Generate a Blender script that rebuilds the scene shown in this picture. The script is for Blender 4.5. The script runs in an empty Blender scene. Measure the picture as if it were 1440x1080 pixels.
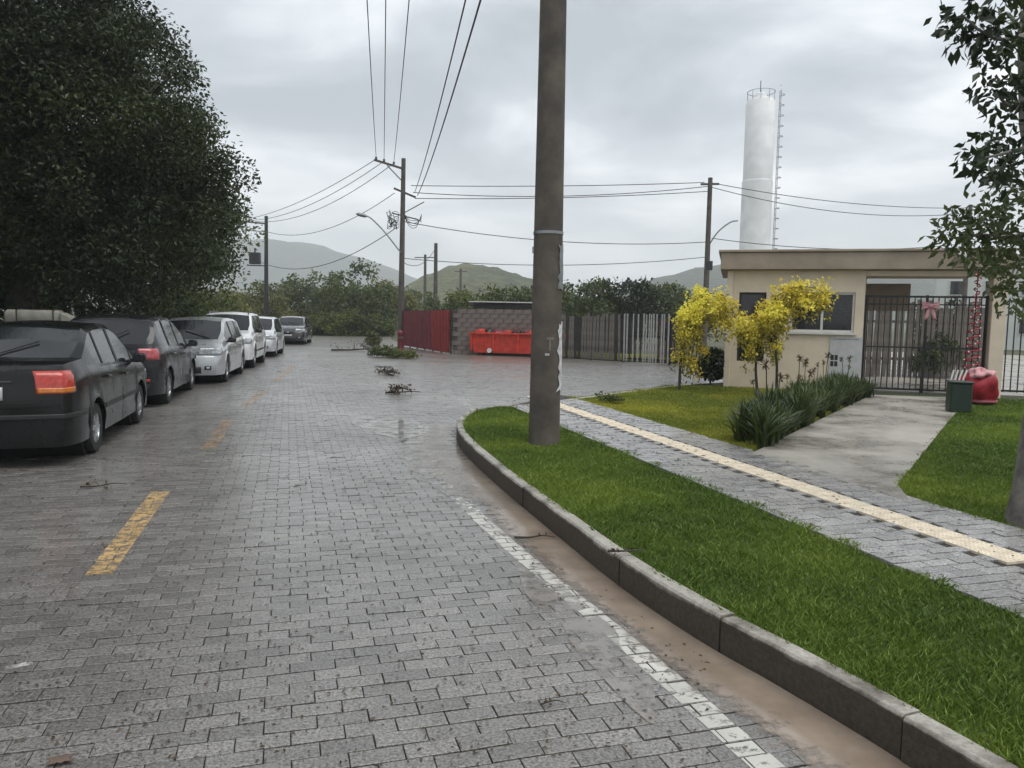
import bpy, bmesh, math, random
import numpy as np
from mathutils import Vector, Matrix
R_ = math.radians
random.seed(7); rng = np.random.default_rng(11)
scene = bpy.context.scene
COL = scene.collection

# ------------------------------------------------------------------ camera, sky, sun, exposure
FPX, CAMH, HOR, ROLL = 1080.0, 1.6, 447.0, 1.0
PITCH = math.atan((540 - HOR) / FPX)
cam_d = bpy.data.cameras.new('camera'); cam = bpy.data.objects.new('camera', cam_d); COL.objects.link(cam)
cam_d.sensor_width = 36.0; cam_d.lens = FPX / 1440 * 36; cam_d.clip_start = 0.05; cam_d.clip_end = 20000
_f = Vector((0, math.cos(PITCH), -math.sin(PITCH))); _r0 = Vector((1, 0, 0)); _u0 = _r0.cross(_f)
_r = _r0 * math.cos(R_(ROLL)) + _u0 * math.sin(R_(ROLL)); _u = -_r0 * math.sin(R_(ROLL)) + _u0 * math.cos(R_(ROLL))
cam.matrix_world = Matrix(((_r.x, _u.x, -_f.x, 0), (_r.y, _u.y, -_f.y, 0), (_r.z, _u.z, -_f.z, CAMH), (0, 0, 0, 1)))
scene.camera = cam
SUN_EL, SUN_AZ = R_(66), R_(125)        # azimuth from +Y towards +X
world = bpy.data.worlds.new('World'); scene.world = world; world.use_nodes = True
wn = world.node_tree; wn.nodes.clear()
def N(nt, t, **kw):
    n = nt.nodes.new(t)
    for k, v in kw.items():
        if k.startswith('i_'):
            key = k[2:]; n.inputs[int(key) if key.isdigit() else key.replace('_', ' ')].default_value = v
        else: setattr(n, k, v)
    return n
def ramp(nt, fac, stops):
    n = nt.nodes.new('ShaderNodeValToRGB'); nt.links.new(fac, n.inputs[0]); e = n.color_ramp.elements
    while len(e) < len(stops): e.new(0.5)
    for q, (p, c) in zip(e, stops):
        q.position = p; q.color = (c, c, c, 1) if isinstance(c, (int, float)) else (*c, 1)
    return n.outputs[0]
def mixc(nt, fac, a, b, mode='MIX'):
    n = N(nt, 'ShaderNodeMix', data_type='RGBA', blend_type=mode)
    for i, q in ((0, fac), (6, a), (7, b)):
        if hasattr(q, 'links'): nt.links.new(q, n.inputs[i])
        else: n.inputs[i].default_value = q if i == 0 else (*q, 1)
    return n.outputs[2]
out = N(wn, 'ShaderNodeOutputWorld'); bg = N(wn, 'ShaderNodeBackground')
sky = N(wn, 'ShaderNodeTexSky', sky_type='NISHITA'); sky.sun_disc = False
sky.sun_elevation = SUN_EL; sky.sun_rotation = SUN_AZ
tc = N(wn, 'ShaderNodeTexCoord')
sep = N(wn, 'ShaderNodeSeparateXYZ'); wn.links.new(tc.outputs['Generated'], sep.inputs[0])
zz = N(wn, 'ShaderNodeMath', operation='MAXIMUM', i_1=0.0); wn.links.new(sep.outputs[2], zz.inputs[0])
za = N(wn, 'ShaderNodeMath', operation='ADD', i_1=0.16); wn.links.new(zz.outputs[0], za.inputs[0])
dx = N(wn, 'ShaderNodeMath', operation='DIVIDE'); dy = N(wn, 'ShaderNodeMath', operation='DIVIDE')
wn.links.new(sep.outputs[0], dx.inputs[0]); wn.links.new(za.outputs[0], dx.inputs[1])
wn.links.new(sep.outputs[1], dy.inputs[0]); wn.links.new(za.outputs[0], dy.inputs[1])
cmb = N(wn, 'ShaderNodeCombineXYZ', i_2=4.2); wn.links.new(dx.outputs[0], cmb.inputs[0]); wn.links.new(dy.outputs[0], cmb.inputs[1])
n1 = N(wn, 'ShaderNodeTexNoise', i_Scale=1.15, i_Detail=6.0, i_Roughness=0.52, i_Distortion=0.25); wn.links.new(cmb.outputs[0], n1.inputs['Vector'])
cl = ramp(wn, n1.outputs[0], [(0.36, (0.33, 0.362, 0.395)), (0.46, (0.46, 0.495, 0.53)), (0.54, (0.68, 0.71, 0.735)), (0.64, (0.96, 0.97, 0.975))])
cl = mixc(wn, ramp(wn, sep.outputs[2], [(0.0, .75), (0.09, .5), (0.24, 0.0)]), cl, (.83, .85, .865))
sk = N(wn, 'ShaderNodeMix', data_type='RGBA', i_0=0.93)
skm = N(wn, 'ShaderNodeVectorMath', operation='SCALE', i_Scale=0.10); wn.links.new(sky.outputs[0], skm.inputs[0])
wn.links.new(skm.outputs[0], sk.inputs[6]); wn.links.new(cl, sk.inputs[7])
wn.links.new(sk.outputs[2], bg.inputs[0]); bg.inputs[1].default_value = 1.0
wn.links.new(bg.outputs[0], out.inputs[0])
sun_d = bpy.data.lights.new('sun', 'SUN'); sun = bpy.data.objects.new('sun', sun_d); COL.objects.link(sun)
sun_d.energy = 1.5; sun_d.angle = R_(45); sun_d.color = (1.0, 0.97, 0.93)
_sd = Vector((math.sin(SUN_AZ) * math.cos(SUN_EL), math.cos(SUN_AZ) * math.cos(SUN_EL), math.sin(SUN_EL)))
sun.rotation_euler = _sd.to_track_quat('Z', 'Y').to_euler()
vs = scene.view_settings; vs.view_transform = 'Standard'; vs.look = 'None'; vs.gamma = 1.0; vs.use_curve_mapping = False
vs.exposure = 0.62
scene.cycles.use_denoising = True
scene.cycles.max_bounces = 6; scene.cycles.transparent_max_bounces = 12; scene.cycles.volume_bounces = 2

# ------------------------------------------------------------------ pixel -> place
def ray(x, y):
    return _f + _r * ((x - 720) / FPX) - _u * ((y - 540) / FPX)
def gp(x, y, z=0.0):
    d = ray(x, y); t = (z - CAMH) / d.z
    return Vector((d.x * t, d.y * t, z))
def at_depth(x, y, Y):
    d = ray(x, y); t = Y / d.y
    return Vector((d.x * t, Y, CAMH + d.z * t))
def on_plane(x, y, p0, n):
    d = ray(x, y); o = Vector((0, 0, CAMH)); t = (Vector(p0) - o).dot(n) / d.dot(n)
    return o + d * t

# ------------------------------------------------------------------ helpers
def link(o, parent=None):
    COL.objects.link(o)
    if parent is not None: o.parent = parent
    return o
def tag(o, label=None, cat=None, group=None, kind=None):
    if label: o['label'] = label
    if cat: o['category'] = cat
    if group: o['group'] = group
    if kind: o['kind'] = kind
    return o
def empty(name, loc=(0, 0, 0), rz=0.0):
    o = bpy.data.objects.new(name, None); o.location = loc; o.rotation_euler = (0, 0, rz); o.empty_display_size = 0.2
    return link(o)
class MB:
    def __init__(s): s.v = []; s.f = []
    def add(s, vs_, fs):
        b = len(s.v); s.v += [tuple(q) for q in vs_]; s.f += [tuple(b + i for i in f) for f in fs]; return s
    def box(s, c, d, rz=0.0, M=None):
        x, y, z = d[0] / 2, d[1] / 2, d[2] / 2
        p = [Vector(q) for q in ((-x, -y, -z), (x, -y, -z), (x, y, -z), (-x, y, -z), (-x, -y, z), (x, -y, z), (x, y, z), (-x, y, z))]
        m = M if M is not None else Matrix.Rotation(rz, 3, 'Z')
        return s.add([m @ q + Vector(c) for q in p], [(3, 2, 1, 0), (4, 5, 6, 7), (0, 1, 5, 4), (1, 2, 6, 5), (2, 3, 7, 6), (3, 0, 4, 7)])
    def bar(s, a, b, w, h=None):
        a = Vector(a); b = Vector(b); d = b - a
        q = d.to_track_quat('Z', 'Y').to_matrix()
        return s.box((a + b) / 2, (w, h or w, d.length), M=q)
    def tube(s, pts, rad, n=8, cap=True):
        pts = [Vector(p) for p in pts]; k = len(pts)
        if not hasattr(rad, '__len__'): rad = [rad] * k
        b = len(s.v); up = None
        for i, p in enumerate(pts):
            t = (pts[min(i + 1, k - 1)] - pts[max(i - 1, 0)])
            if t.length < 1e-9: t = Vector((0, 0, 1))
            t.normalize()
            if up is None: up = Vector((1, 0, 0)) if abs(t.x) < .8 else Vector((0, 1, 0))
            e1 = (up - t * up.dot(t)).normalized(); up = e1; e2 = t.cross(e1)
            for j in range(n):
                a = 2 * math.pi * j / n
                s.v.append(tuple(p + e1 * (math.cos(a) * rad[i]) + e2 * (math.sin(a) * rad[i])))
        for i in range(k - 1):
            for j in range(n):
                s.f.append((b + i * n + j, b + i * n + (j + 1) % n, b + (i + 1) * n + (j + 1) % n, b + (i + 1) * n + j))
        if cap:
            s.f.append(tuple(b + j for j in reversed(range(n)))); s.f.append(tuple(b + (k - 1) * n + j for j in range(n)))
        return s
    def lathe(s, prof, n=24, c=(0, 0, 0), axis='Z'):
        b = len(s.v); k = len(prof)
        for (r, h) in prof:
            for j in range(n):
                a = 2 * math.pi * j / n; p = (r * math.cos(a), r * math.sin(a), h)
                if axis == 'Y': p = (p[0], p[2], p[1])
                s.v.append((p[0] + c[0], p[1] + c[1], p[2] + c[2]))
        for i in range(k - 1):
            for j in range(n):
                s.f.append((b + i * n + j, b + i * n + (j + 1) % n, b + (i + 1) * n + (j + 1) % n, b + (i + 1) * n + j))
        return s
    def grid(s, rows):
        b = len(s.v); m = len(rows[0])
        for r in rows: s.v += [tuple(p) for p in r]
        for i in range(len(rows) - 1):
            for j in range(m - 1):
                s.f.append((b + i * m + j, b + i * m + j + 1, b + (i + 1) * m + j + 1, b + (i + 1) * m + j))
        return s
    def mesh(s, name, mat, smooth=None):
        me = bpy.data.meshes.new(name); me.from_pydata(s.v, [], s.f)
        if mat: me.materials.append(mat)
        if smooth is not None:
            me.shade_smooth(); me.set_sharp_from_angle(angle=R_(smooth))
        me.update(); return me
    def build(s, name, mat, parent=None, smooth=None, recalc=True, bevel=0):
        me = s.mesh(name, mat, None)
        if recalc or bevel:
            bm = bmesh.new(); bm.from_mesh(me); bmesh.ops.recalc_face_normals(bm, faces=bm.faces)
            if bevel: bmesh.ops.bevel(bm, geom=bm.edges[:], offset=bevel, segments=1, affect='EDGES', profile=.5)
            bm.to_mesh(me); bm.free()
        if smooth is not None:
            me.shade_smooth(); me.set_sharp_from_angle(angle=R_(smooth))
        return link(bpy.data.objects.new(name, me), parent)
def np_mesh(name, V, F, mat, parent=None, smooth=False):
    me = bpy.data.meshes.new(name); V = np.asarray(V, np.float32); F = np.asarray(F, np.int32); k = F.shape[1]
    me.vertices.add(len(V)); me.vertices.foreach_set('co', V.ravel())
    me.loops.add(F.size); me.loops.foreach_set('vertex_index', F.ravel())
    me.polygons.add(len(F)); me.polygons.foreach_set('loop_start', np.arange(0, F.size, k, dtype=np.int32))
    if smooth: me.polygons.foreach_set('use_smooth', np.ones(len(F), bool))
    me.materials.append(mat); me.update(calc_edges=True); me.validate()
    if not smooth: me.shade_flat()
    return link(bpy.data.objects.new(name, me), parent)
def copy_tree(o, parent=None, root=True):
    c = o.copy(); link(c)
    if not root: c.parent = parent
    for ch in list(o.children): copy_tree(ch, c, False)
    return c
def inpoly(P, poly):
    x, y = P[:, 0], P[:, 1]; ins = np.zeros(len(P), bool); n = len(poly); j = n - 1
    for i in range(n):
        xi, yi = poly[i][0], poly[i][1]; xj, yj = poly[j][0], poly[j][1]
        c = ((yi > y) != (yj > y)); 
        with np.errstate(divide='ignore', invalid='ignore'):
            ins ^= c & (x < (xj - xi) * (y - yi) / (yj - yi + 1e-12) + xi)
        j = i
    return ins
def catmull(pts, step=0.08):
    pts = [Vector(p) for p in pts]; res = []
    P = [pts[0] * 2 - pts[1]] + pts + [pts[-1] * 2 - pts[-2]]
    for i in range(1, len(P) - 2):
        k = max(2, int((P[i + 1] - P[i]).length / step))
        for j in range(k):
            t = j / k
            res.append(0.5 * (2 * P[i] + (P[i + 1] - P[i - 1]) * t + (2 * P[i - 1] - 5 * P[i] + 4 * P[i + 1] - P[i + 2]) * t * t
                              + (3 * P[i] - P[i - 1] - 3 * P[i + 1] + P[i + 2]) * t ** 3))
    res.append(pts[-1]); return res
def poly_sheet(name, poly, z, mat, parent=None, thick=0.0):
    me = bpy.data.meshes.new(name); bm = bmesh.new()
    f = bm.faces.new([bm.verts.new((p[0], p[1], z)) for p in poly])
    bmesh.ops.recalc_face_normals(bm, faces=[f])
    f.normal_update()
    if f.normal.z < 0: f.normal_flip()
    if thick:
        r = bmesh.ops.extrude_face_region(bm, geom=[f]); vsn = [e for e in r['geom'] if isinstance(e, bmesh.types.BMVert)]
        for v in vsn: v.co.z -= 0
        for v in f.verts: v.co.z -= thick
        bmesh.ops.recalc_face_normals(bm, faces=bm.faces)
    bmesh.ops.triangulate(bm, faces=[q for q in bm.faces if len(q.verts) > 4])
    bm.to_mesh(me); bm.free(); me.materials.append(mat)
    return link(bpy.data.objects.new(name, me), parent)

# ------------------------------------------------------------------ materials
def newmat(name):
    m = bpy.data.materials.new(name); m.use_nodes = True; nt = m.node_tree
    return m, nt, nt.nodes['Principled BSDF'], nt.nodes['Material Output']
def pos_vec(nt, scale=(1, 1, 1), rot=0.0):
    g = N(nt, 'ShaderNodeNewGeometry'); mp = N(nt, 'ShaderNodeMapping'); mp.inputs['Scale'].default_value = scale
    mp.inputs['Rotation'].default_value = (0, 0, rot); nt.links.new(g.outputs['Position'], mp.inputs[0]); return mp.outputs[0]
def obj_vec(nt, scale=(1, 1, 1)):
    g = N(nt, 'ShaderNodeTexCoord'); mp = N(nt, 'ShaderNodeMapping'); mp.inputs['Scale'].default_value = scale
    nt.links.new(g.outputs['Object'], mp.inputs[0]); return mp.outputs[0]
def noise(nt, vec, scale, detail=4.0, rough=0.55):
    n = N(nt, 'ShaderNodeTexNoise', i_Scale=scale, i_Detail=detail, i_Roughness=rough); nt.links.new(vec, n.inputs['Vector']); return n.outputs[0]
def math_n(nt, op, a, b=0.0, clamp=False):
    n = N(nt, 'ShaderNodeMath', operation=op, use_clamp=clamp)
    for i, q in ((0, a), (1, b)):
        if hasattr(q, 'links'): nt.links.new(q, n.inputs[i])
        else: n.inputs[i].default_value = q
    return n.outputs[0]
def bump(nt, bsdf, h, strength=0.3, dist=0.01):
    b = N(nt, 'ShaderNodeBump', i_Strength=strength, i_Distance=dist); nt.links.new(h, b.inputs['Height']); nt.links.new(b.outputs[0], bsdf.inputs['Normal'])
def plain(name, col, rough=0.5, metal=0.0, var=0.25, scale=6.0, bmp=0.15, coat=0.0, spec=0.5, detail=5.0):
    """solid colour with mottling and fine relief"""
    m, nt, b, o = newmat(name); v = obj_vec(nt)
    n = noise(nt, v, scale, detail); n2 = noise(nt, v, scale * 9, 3.0)
    lo = tuple(c * (1 - var) for c in col); hi = tuple(min(1, c * (1 + var)) for c in col)
    c = mixc(nt, ramp(nt, n, [(0.32, 0.0), (0.68, 1.0)]), lo, hi)
    nt.links.new(c, b.inputs['Base Color']); b.inputs['Metallic'].default_value = metal
    nt.links.new(ramp(nt, n2, [(0.3, max(0, rough - .08)), (0.7, min(1, rough + .1))]), b.inputs['Roughness'])
    b.inputs['Specular IOR Level'].default_value = spec
    if coat: b.inputs['Coat Weight'].default_value = coat; b.inputs['Coat Roughness'].default_value = 0.08
    if bmp: bump(nt, b, n2, bmp, 0.006)
    return m
def island_rand(nt):
    g = N(nt, 'ShaderNodeNewGeometry'); oi = N(nt, 'ShaderNodeObjectInfo')
    s = math_n(nt, 'ADD', g.outputs['Random Per Island'], oi.outputs['Random']); return math_n(nt, 'FRACT', s)
def leafmat(name, lo, hi, trans=0.35, rough=0.45, spec=0.4):
    m, nt, b, o = newmat(name); r = island_rand(nt)
    c = mixc(nt, ramp(nt, r, [(0.0, 0.0), (1.0, 1.0)]), lo, hi)
    v = pos_vec(nt); big = noise(nt, v, 0.45, 3.0)
    c = mixc(nt, ramp(nt, big, [(0.42, 0.0), (0.68, 0.6)]), c, (min(1, hi[0] * 2.0), min(1, hi[1] * 1.7), hi[2] * 1.2))
    nt.links.new(c, b.inputs['Base Color']); b.inputs['Roughness'].default_value = rough; b.inputs['Specular IOR Level'].default_value = spec
    t = N(nt, 'ShaderNodeBsdfTranslucent'); nt.links.new(c, t.inputs[0])
    mx = N(nt, 'ShaderNodeMixShader', i_0=trans); nt.links.new(b.outputs[0], mx.inputs[1]); nt.links.new(t.outputs[0], mx.inputs[2])
    nt.links.new(mx.outputs[0], o.inputs[0]); return m
def paver_mat(name, lo, hi, wet=0.6, brick=False, rot=0.0):
    """wet concrete blocks; with brick=True the joints are drawn too (far surface)"""
    m, nt, b, o = newmat(name); v = pos_vec(nt)
    r = island_rand(nt)
    c = mixc(nt, r, lo, hi)
    g1 = noise(nt, v, 75.0, 4.0, 0.75); g2 = noise(nt, v, 0.45, 4.0); g3 = noise(nt, v, 9.0, 4.0, .6)
    c = mixc(nt, 1.0, c, ramp(nt, g1, [(0.36, 0.18), (0.50, 0.85), (0.66, 1.55)]), 'MULTIPLY')
    c = mixc(nt, 1.0, c, ramp(nt, g2, [(0.25, 0.68), (0.75, 1.25)]), 'MULTIPLY')
    c = mixc(nt, ramp(nt, g3, [(0.55, 0.0), (0.8, 0.35)]), c, (0.11, 0.095, 0.075))
    if brick:
        bv = pos_vec(nt, (1, 1, 1), rot); br = N(nt, 'ShaderNodeTexBrick', i_Scale=1.0, i_Mortar_Size=0.006); br.inputs['Brick Width'].default_value = .2; br.inputs['Row Height'].default_value = .1
        br.inputs['Color1'].default_value = (0.8, 0.8, 0.8, 1); br.inputs['Color2'].default_value = (1.1, 1.1, 1.1, 1); br.inputs['Mortar'].default_value = (0.35, 0.33, 0.3, 1)
        nt.links.new(bv, br.inputs[0]); c = mixc(nt, 1.0, c, br.outputs[0], 'MULTIPLY')
    nt.links.new(c, b.inputs['Base Color'])
    wmask = math_n(nt, 'ADD', ramp(nt, g2, [(0.3, 0.0), (0.7, 0.18)]), ramp(nt, g3, [(0.3, -0.06), (0.7, 0.1)]))
    rr = math_n(nt, 'SUBTRACT', 0.50, wmask); nt.links.new(rr, b.inputs['Roughness'])
    b.inputs['Specular IOR Level'].default_value = 0.6
    b.inputs['Coat Weight'].default_value = wet; b.inputs['Coat IOR'].default_value = 1.33
    nt.links.new(math_n(nt, 'SUBTRACT', 0.37, wmask), b.inputs['Coat Roughness'])
    bump(nt, b, math_n(nt, 'ADD', g1, math_n(nt, 'MULTIPLY', g3, 0.6)), 0.45, 0.004); return m

ROADROT = R_(16.3)
M = {}
M['paver'] = paver_mat('road_paver', (0.130, 0.123, 0.113), (0.212, 0.201, 0.186), 0.65)
M['paver_far'] = paver_mat('road_paver_far', (0.20, 0.185, 0.165), (0.235, 0.218, 0.195), 0.55, True, -ROADROT)
M['walk'] = paver_mat('walk_paver', (0.21, 0.204, 0.20), (0.36, 0.35, 0.34), 0.45)
M['joint'] = plain('joint_sand', (0.022, 0.019, 0.016), 0.75, var=.4, scale=14)
M['tactile'] = plain('tactile_tile', (0.66, 0.575, 0.44), 0.45, var=.22, scale=9, bmp=.2)
M['concrete'] = plain('pole_concrete', (0.088, 0.075, 0.061), 0.78, var=.38, scale=3.0, bmp=.35)
def concrete_wet():
    m, nt, b, o = newmat('path_concrete'); v = pos_vec(nt); n1_ = noise(nt, v, 1.3, 6, .65); n2_ = noise(nt, v, 60, 3)
    c = mixc(nt, ramp(nt, n1_, [(0.33, 0.0), (0.66, 1.0)]), (0.20, 0.185, 0.155), (0.40, 0.375, 0.325))
    c = mixc(nt, 1.0, c, ramp(nt, n2_, [(0.3, 0.75), (0.7, 1.1)]), 'MULTIPLY'); nt.links.new(c, b.inputs['Base Color'])
    nt.links.new(ramp(nt, n1_, [(0.35, 0.14), (0.62, 0.5)]), b.inputs['Roughness']); bump(nt, b, n2_, .2, .003); return m
M['path'] = concrete_wet()
def kerbmat():
    m, nt, b, o = newmat('kerb_concrete'); v = pos_vec(nt); n1_ = noise(nt, v, 3.0, 6, .65); n2_ = noise(nt, v, 45, 4, .7)
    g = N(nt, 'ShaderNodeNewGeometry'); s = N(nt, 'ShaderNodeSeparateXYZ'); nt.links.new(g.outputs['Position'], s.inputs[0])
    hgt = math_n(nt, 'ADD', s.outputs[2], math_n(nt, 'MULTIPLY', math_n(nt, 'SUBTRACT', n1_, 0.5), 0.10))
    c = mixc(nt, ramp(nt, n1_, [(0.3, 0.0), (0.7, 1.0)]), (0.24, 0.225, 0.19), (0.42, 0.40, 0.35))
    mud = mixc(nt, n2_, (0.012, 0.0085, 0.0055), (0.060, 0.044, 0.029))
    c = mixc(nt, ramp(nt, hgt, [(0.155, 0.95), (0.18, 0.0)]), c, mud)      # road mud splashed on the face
    c = mixc(nt, 1.0, c, ramp(nt, n2_, [(0.3, 0.65), (0.7, 1.1)]), 'MULTIPLY'); nt.links.new(c, b.inputs['Base Color'])
    b.inputs['Roughness'].default_value = .55; bump(nt, b, n2_, .5, .006); return m
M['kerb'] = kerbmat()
def mudmat(name='wet_silt', ca=(0.16, 0.122, 0.09), cb=(0.32, 0.26, 0.205), mx_=.94):
    m, nt, b, o = newmat(name); v = pos_vec(nt); n1_ = noise(nt, v, 2.2, 6, .6); n2_ = noise(nt, v, 70, 3)
    c = mixc(nt, ramp(nt, n1_, [(0.3, 0.0), (0.7, 1.0)]), ca, cb); nt.links.new(c, b.inputs['Base Color'])
    nt.links.new(ramp(nt, n1_, [(0.35, .26), (.65, .08)]), b.inputs['Roughness']); bump(nt, b, n2_, .10, .003)
    at_ = N(nt, 'ShaderNodeAttribute', attribute_name='edge'); tr = N(nt, 'ShaderNodeBsdfTransparent'); mx = N(nt, 'ShaderNodeMixShader')
    n3_ = noise(nt, v, 11.0, 6, .7); fa = math_n(nt, 'ADD', at_.outputs['Fac'], math_n(nt, 'MULTIPLY', math_n(nt, 'SUBTRACT', n3_, .5), .9))
    nt.links.new(ramp(nt, fa, [(.22, 0.0), (.5, mx_)]), mx.inputs[0]); nt.links.new(tr.outputs[0], mx.inputs[1]); nt.links.new(b.outputs[0], mx.inputs[2]); nt.links.new(mx.outputs[0], o.inputs[0])
    return m
M['mud'] = mudmat()
M['sand'] = mudmat('pale_sand', (0.22, 0.19, 0.155), (0.36, 0.32, 0.27), .45)
def puddlemat():
    m, nt, b, o = newmat('puddle_water'); v = pos_vec(nt)
    b.inputs['Base Color'].default_value = (0.27, 0.255, 0.235, 1); b.inputs['Roughness'].default_value = .05; b.inputs['IOR'].default_value = 1.33
    tr = N(nt, 'ShaderNodeBsdfTransparent'); mx = N(nt, 'ShaderNodeMixShader')
    n1_ = noise(nt, v, 5.0, 5, .65); nt.links.new(ramp(nt, n1_, [(0.40, 0.0), (0.56, 0.8)]), mx.inputs[0])
    nt.links.new(tr.outputs[0], mx.inputs[1]); nt.links.new(b.outputs[0], mx.inputs[2]); nt.links.new(mx.outputs[0], o.inputs[0])
    bump(nt, b, noise(nt, v, 25, 2), .04, .003); return m
M['puddle'] = puddlemat()
def paintmat(name, col, lo, hi):
    m, nt, b, o = newmat(name); v = pos_vec(nt); n1_ = noise(nt, v, 14, 6, .7); n2_ = noise(nt, v, 2.5, 3)
    nt.links.new(mixc(nt, ramp(nt, n2_, [(.3, 0.0), (.7, 1.0)]), tuple(q * .62 for q in col), col), b.inputs['Base Color']); b.inputs['Roughness'].default_value = .42
    tr = N(nt, 'ShaderNodeBsdfTransparent'); mx = N(nt, 'ShaderNodeMixShader'); nt.links.new(ramp(nt, n1_, [(lo, 0.0), (hi, 1.0)]), mx.inputs[0])
    nt.links.new(tr.outputs[0], mx.inputs[1]); nt.links.new(b.outputs[0], mx.inputs[2]); nt.links.new(mx.outputs[0], o.inputs[0]); return m
M['white_line'] = paintmat('white_road_paint', (0.56, 0.55, 0.50), .36, .46)
M['yellow_line'] = paintmat('yellow_road_paint', (0.52, 0.35, 0.16), .40, .52)
M['yellow_worn'] = paintmat('worn_yellow_road_paint', (0.56, 0.34, 0.15), .48, .60)
M['white_worn'] = paintmat('worn_white_road_paint', (0.6, 0.59, 0.55), .44, .58)
def groundmat():
    m, nt, b, o = newmat('earth_and_grass'); v = pos_vec(nt); a = noise(nt, v, .12, 6, .6); c_ = noise(nt, v, 7, 5, .7)
    c = mixc(nt, ramp(nt, a, [(.35, 0.0), (.65, 1.0)]), (0.05, 0.07, 0.022), (0.10, 0.085, 0.055))
    c = mixc(nt, 1.0, c, ramp(nt, c_, [(.3, .5), (.7, 1.3)]), 'MULTIPLY'); nt.links.new(c, b.inputs['Base Color']); b.inputs['Roughness'].default_value = .85
    bump(nt, b, c_, .6, .04); return m
M['ground'] = groundmat()
M['turf'] = plain('turf_soil', (0.035, 0.05, 0.014), .9, var=.5, scale=3.0, bmp=.6)
M['grass'] = leafmat('grass_blades', (0.055, 0.108, 0.014), (0.175, 0.255, 0.050), .3, .5, .3)
M['grass_y'] = leafmat('yellow_lawn_blades', (0.13, 0.17, 0.018), (0.29, 0.32, 0.055), .3, .5, .3)  # yellower, paler grass colour for the front lawn and fence strip
M['leaf_dark'] = leafmat('dark_tree_leaves', (0.012, 0.022, 0.009), (0.032, 0.052, 0.016), .22, .42)
M['leaf_mid'] = leafmat('mid_tree_leaves', (0.028, 0.050, 0.015), (0.085, 0.115, 0.036), .3, .5)
M['leaf_olive'] = leafmat('olive_tree_leaves', (0.055, 0.072, 0.02), (0.15, 0.16, 0.055), .3, .5)
M['leaf_hedge'] = leafmat('hedge_leaves', (0.035, 0.055, 0.010), (0.085, 0.11, 0.025), .3, .5)
M['strap'] = leafmat('strap_leaves', (0.014, 0.030, 0.010), (0.05, 0.080, 0.024), .25, .35)
M['yellow_fl'] = leafmat('yellow_flowers', (0.62, 0.46, 0.03), (0.82, 0.67, 0.12), .35, .6)
M['green_sh'] = leafmat('yellow_green_leaves', (0.13, 0.14, 0.02), (0.30, 0.27, 0.04), .3, .5)
M['fallen'] = leafmat('fallen_leaves', (0.018, 0.014, 0.008), (0.07, 0.05, 0.025), .1, .5)
M['bark'] = plain('bark', (0.05, 0.042, 0.034), .85, var=.4, scale=8, bmp=.8)
M['bark_grey'] = plain('grey_bark', (0.13, 0.118, 0.105), .85, var=.45, scale=7, bmp=.9)
M['wire'] = plain('cable_black', (0.012, 0.012, 0.013), .5, var=.1)
M['steel'] = plain('galvanised_steel', (0.28, 0.29, 0.30), .45, .7, var=.2)
M['dark_steel'] = plain('dark_painted_steel', (0.02, 0.021, 0.022), .42, .2, var=.25)
M['wood_pole'] = plain('weathered_pole', (0.085, 0.075, 0.066), .85, var=.3, scale=4, bmp=.4)
M['stucco'] = plain('cream_stucco', (0.66, 0.565, 0.44), .85, var=.08, scale=2.5, bmp=.25)
M['parapet'] = plain('taupe_parapet', (0.30, 0.25, 0.195), .85, var=.15, scale=2, bmp=.3)
M['alu'] = plain('white_aluminium', (0.62, 0.62, 0.60), .4, .2, var=.08)
M['glass_dark'] = plain('dark_window_glass', (0.012, 0.014, 0.016), .07, var=.2, bmp=0)
M['white'] = plain('white_enamel', (0.72, 0.72, 0.71), .4, var=.08)
M['tower'] = plain('white_tower_paint', (0.80, 0.805, 0.81), .6, var=.1, scale=.6, bmp=.1)
M['rubber'] = plain('tyre_rubber', (0.014, 0.014, 0.015), .75, var=.2, scale=20)
M['black_plastic'] = plain('black_plastic', (0.016, 0.016, 0.017), .5, var=.2)
M['underbody'] = plain('underbody_black', (0.006, 0.006, 0.006), .9, var=.2, bmp=0)
M['rim'] = plain('alloy_rim', (0.42, 0.43, 0.44), .3, .85, var=.1, bmp=0)
M['tail_red'] = plain('tail_lamp_red', (0.42, 0.035, 0.02), .12, var=.25, scale=30, bmp=.1, coat=.6)
M['tail_pink'] = plain('tail_lamp_rose', (0.40, 0.06, 0.07), .12, var=.3, scale=30, bmp=.1, coat=.6)
M['amber'] = plain('amber_lens', (0.55, 0.16, 0.02), .15, var=.2, scale=30, bmp=.1, coat=.5)
M['headlamp'] = plain('headlamp_lens', (0.45, 0.47, 0.49), .1, .55, var=.35, scale=22, bmp=.2, coat=.8)
M['plate'] = plain('grey_plate', (0.45, 0.46, 0.46), .4, var=.1)
M['red_sheet'] = plain('red_sheet_metal', (0.26, 0.018, 0.02), .45, var=.3, scale=2.5)
M['maroon'] = plain('maroon_sheet_metal', (0.155, 0.02, 0.028), .5, var=.3, scale=2.5)
M['red_skip'] = plain('red_skip_paint', (0.52, 0.045, 0.025), .45, var=.28, scale=4)
M['red_gloss'] = plain('red_festive_cloth', (0.30, 0.010, 0.022), .5, var=.35, scale=12)
M['pink'] = plain('pink_bow_cloth', (0.55, 0.28, 0.30), .7, var=.2, scale=14)
M['green_box'] = plain('dark_green_plastic', (0.010, 0.026, 0.014), .45, var=.25)
M['block'] = plain('concrete_block', (0.16, 0.135, 0.12), .9, var=.3, scale=4, bmp=.5)
M['mortar'] = plain('mortar', (0.075, 0.065, 0.058), .95, var=.3, scale=9)
M['board'] = plain('grey_fence_board', (0.145, 0.13, 0.112), .85, var=.45, scale=3.5, bmp=.4)
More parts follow.
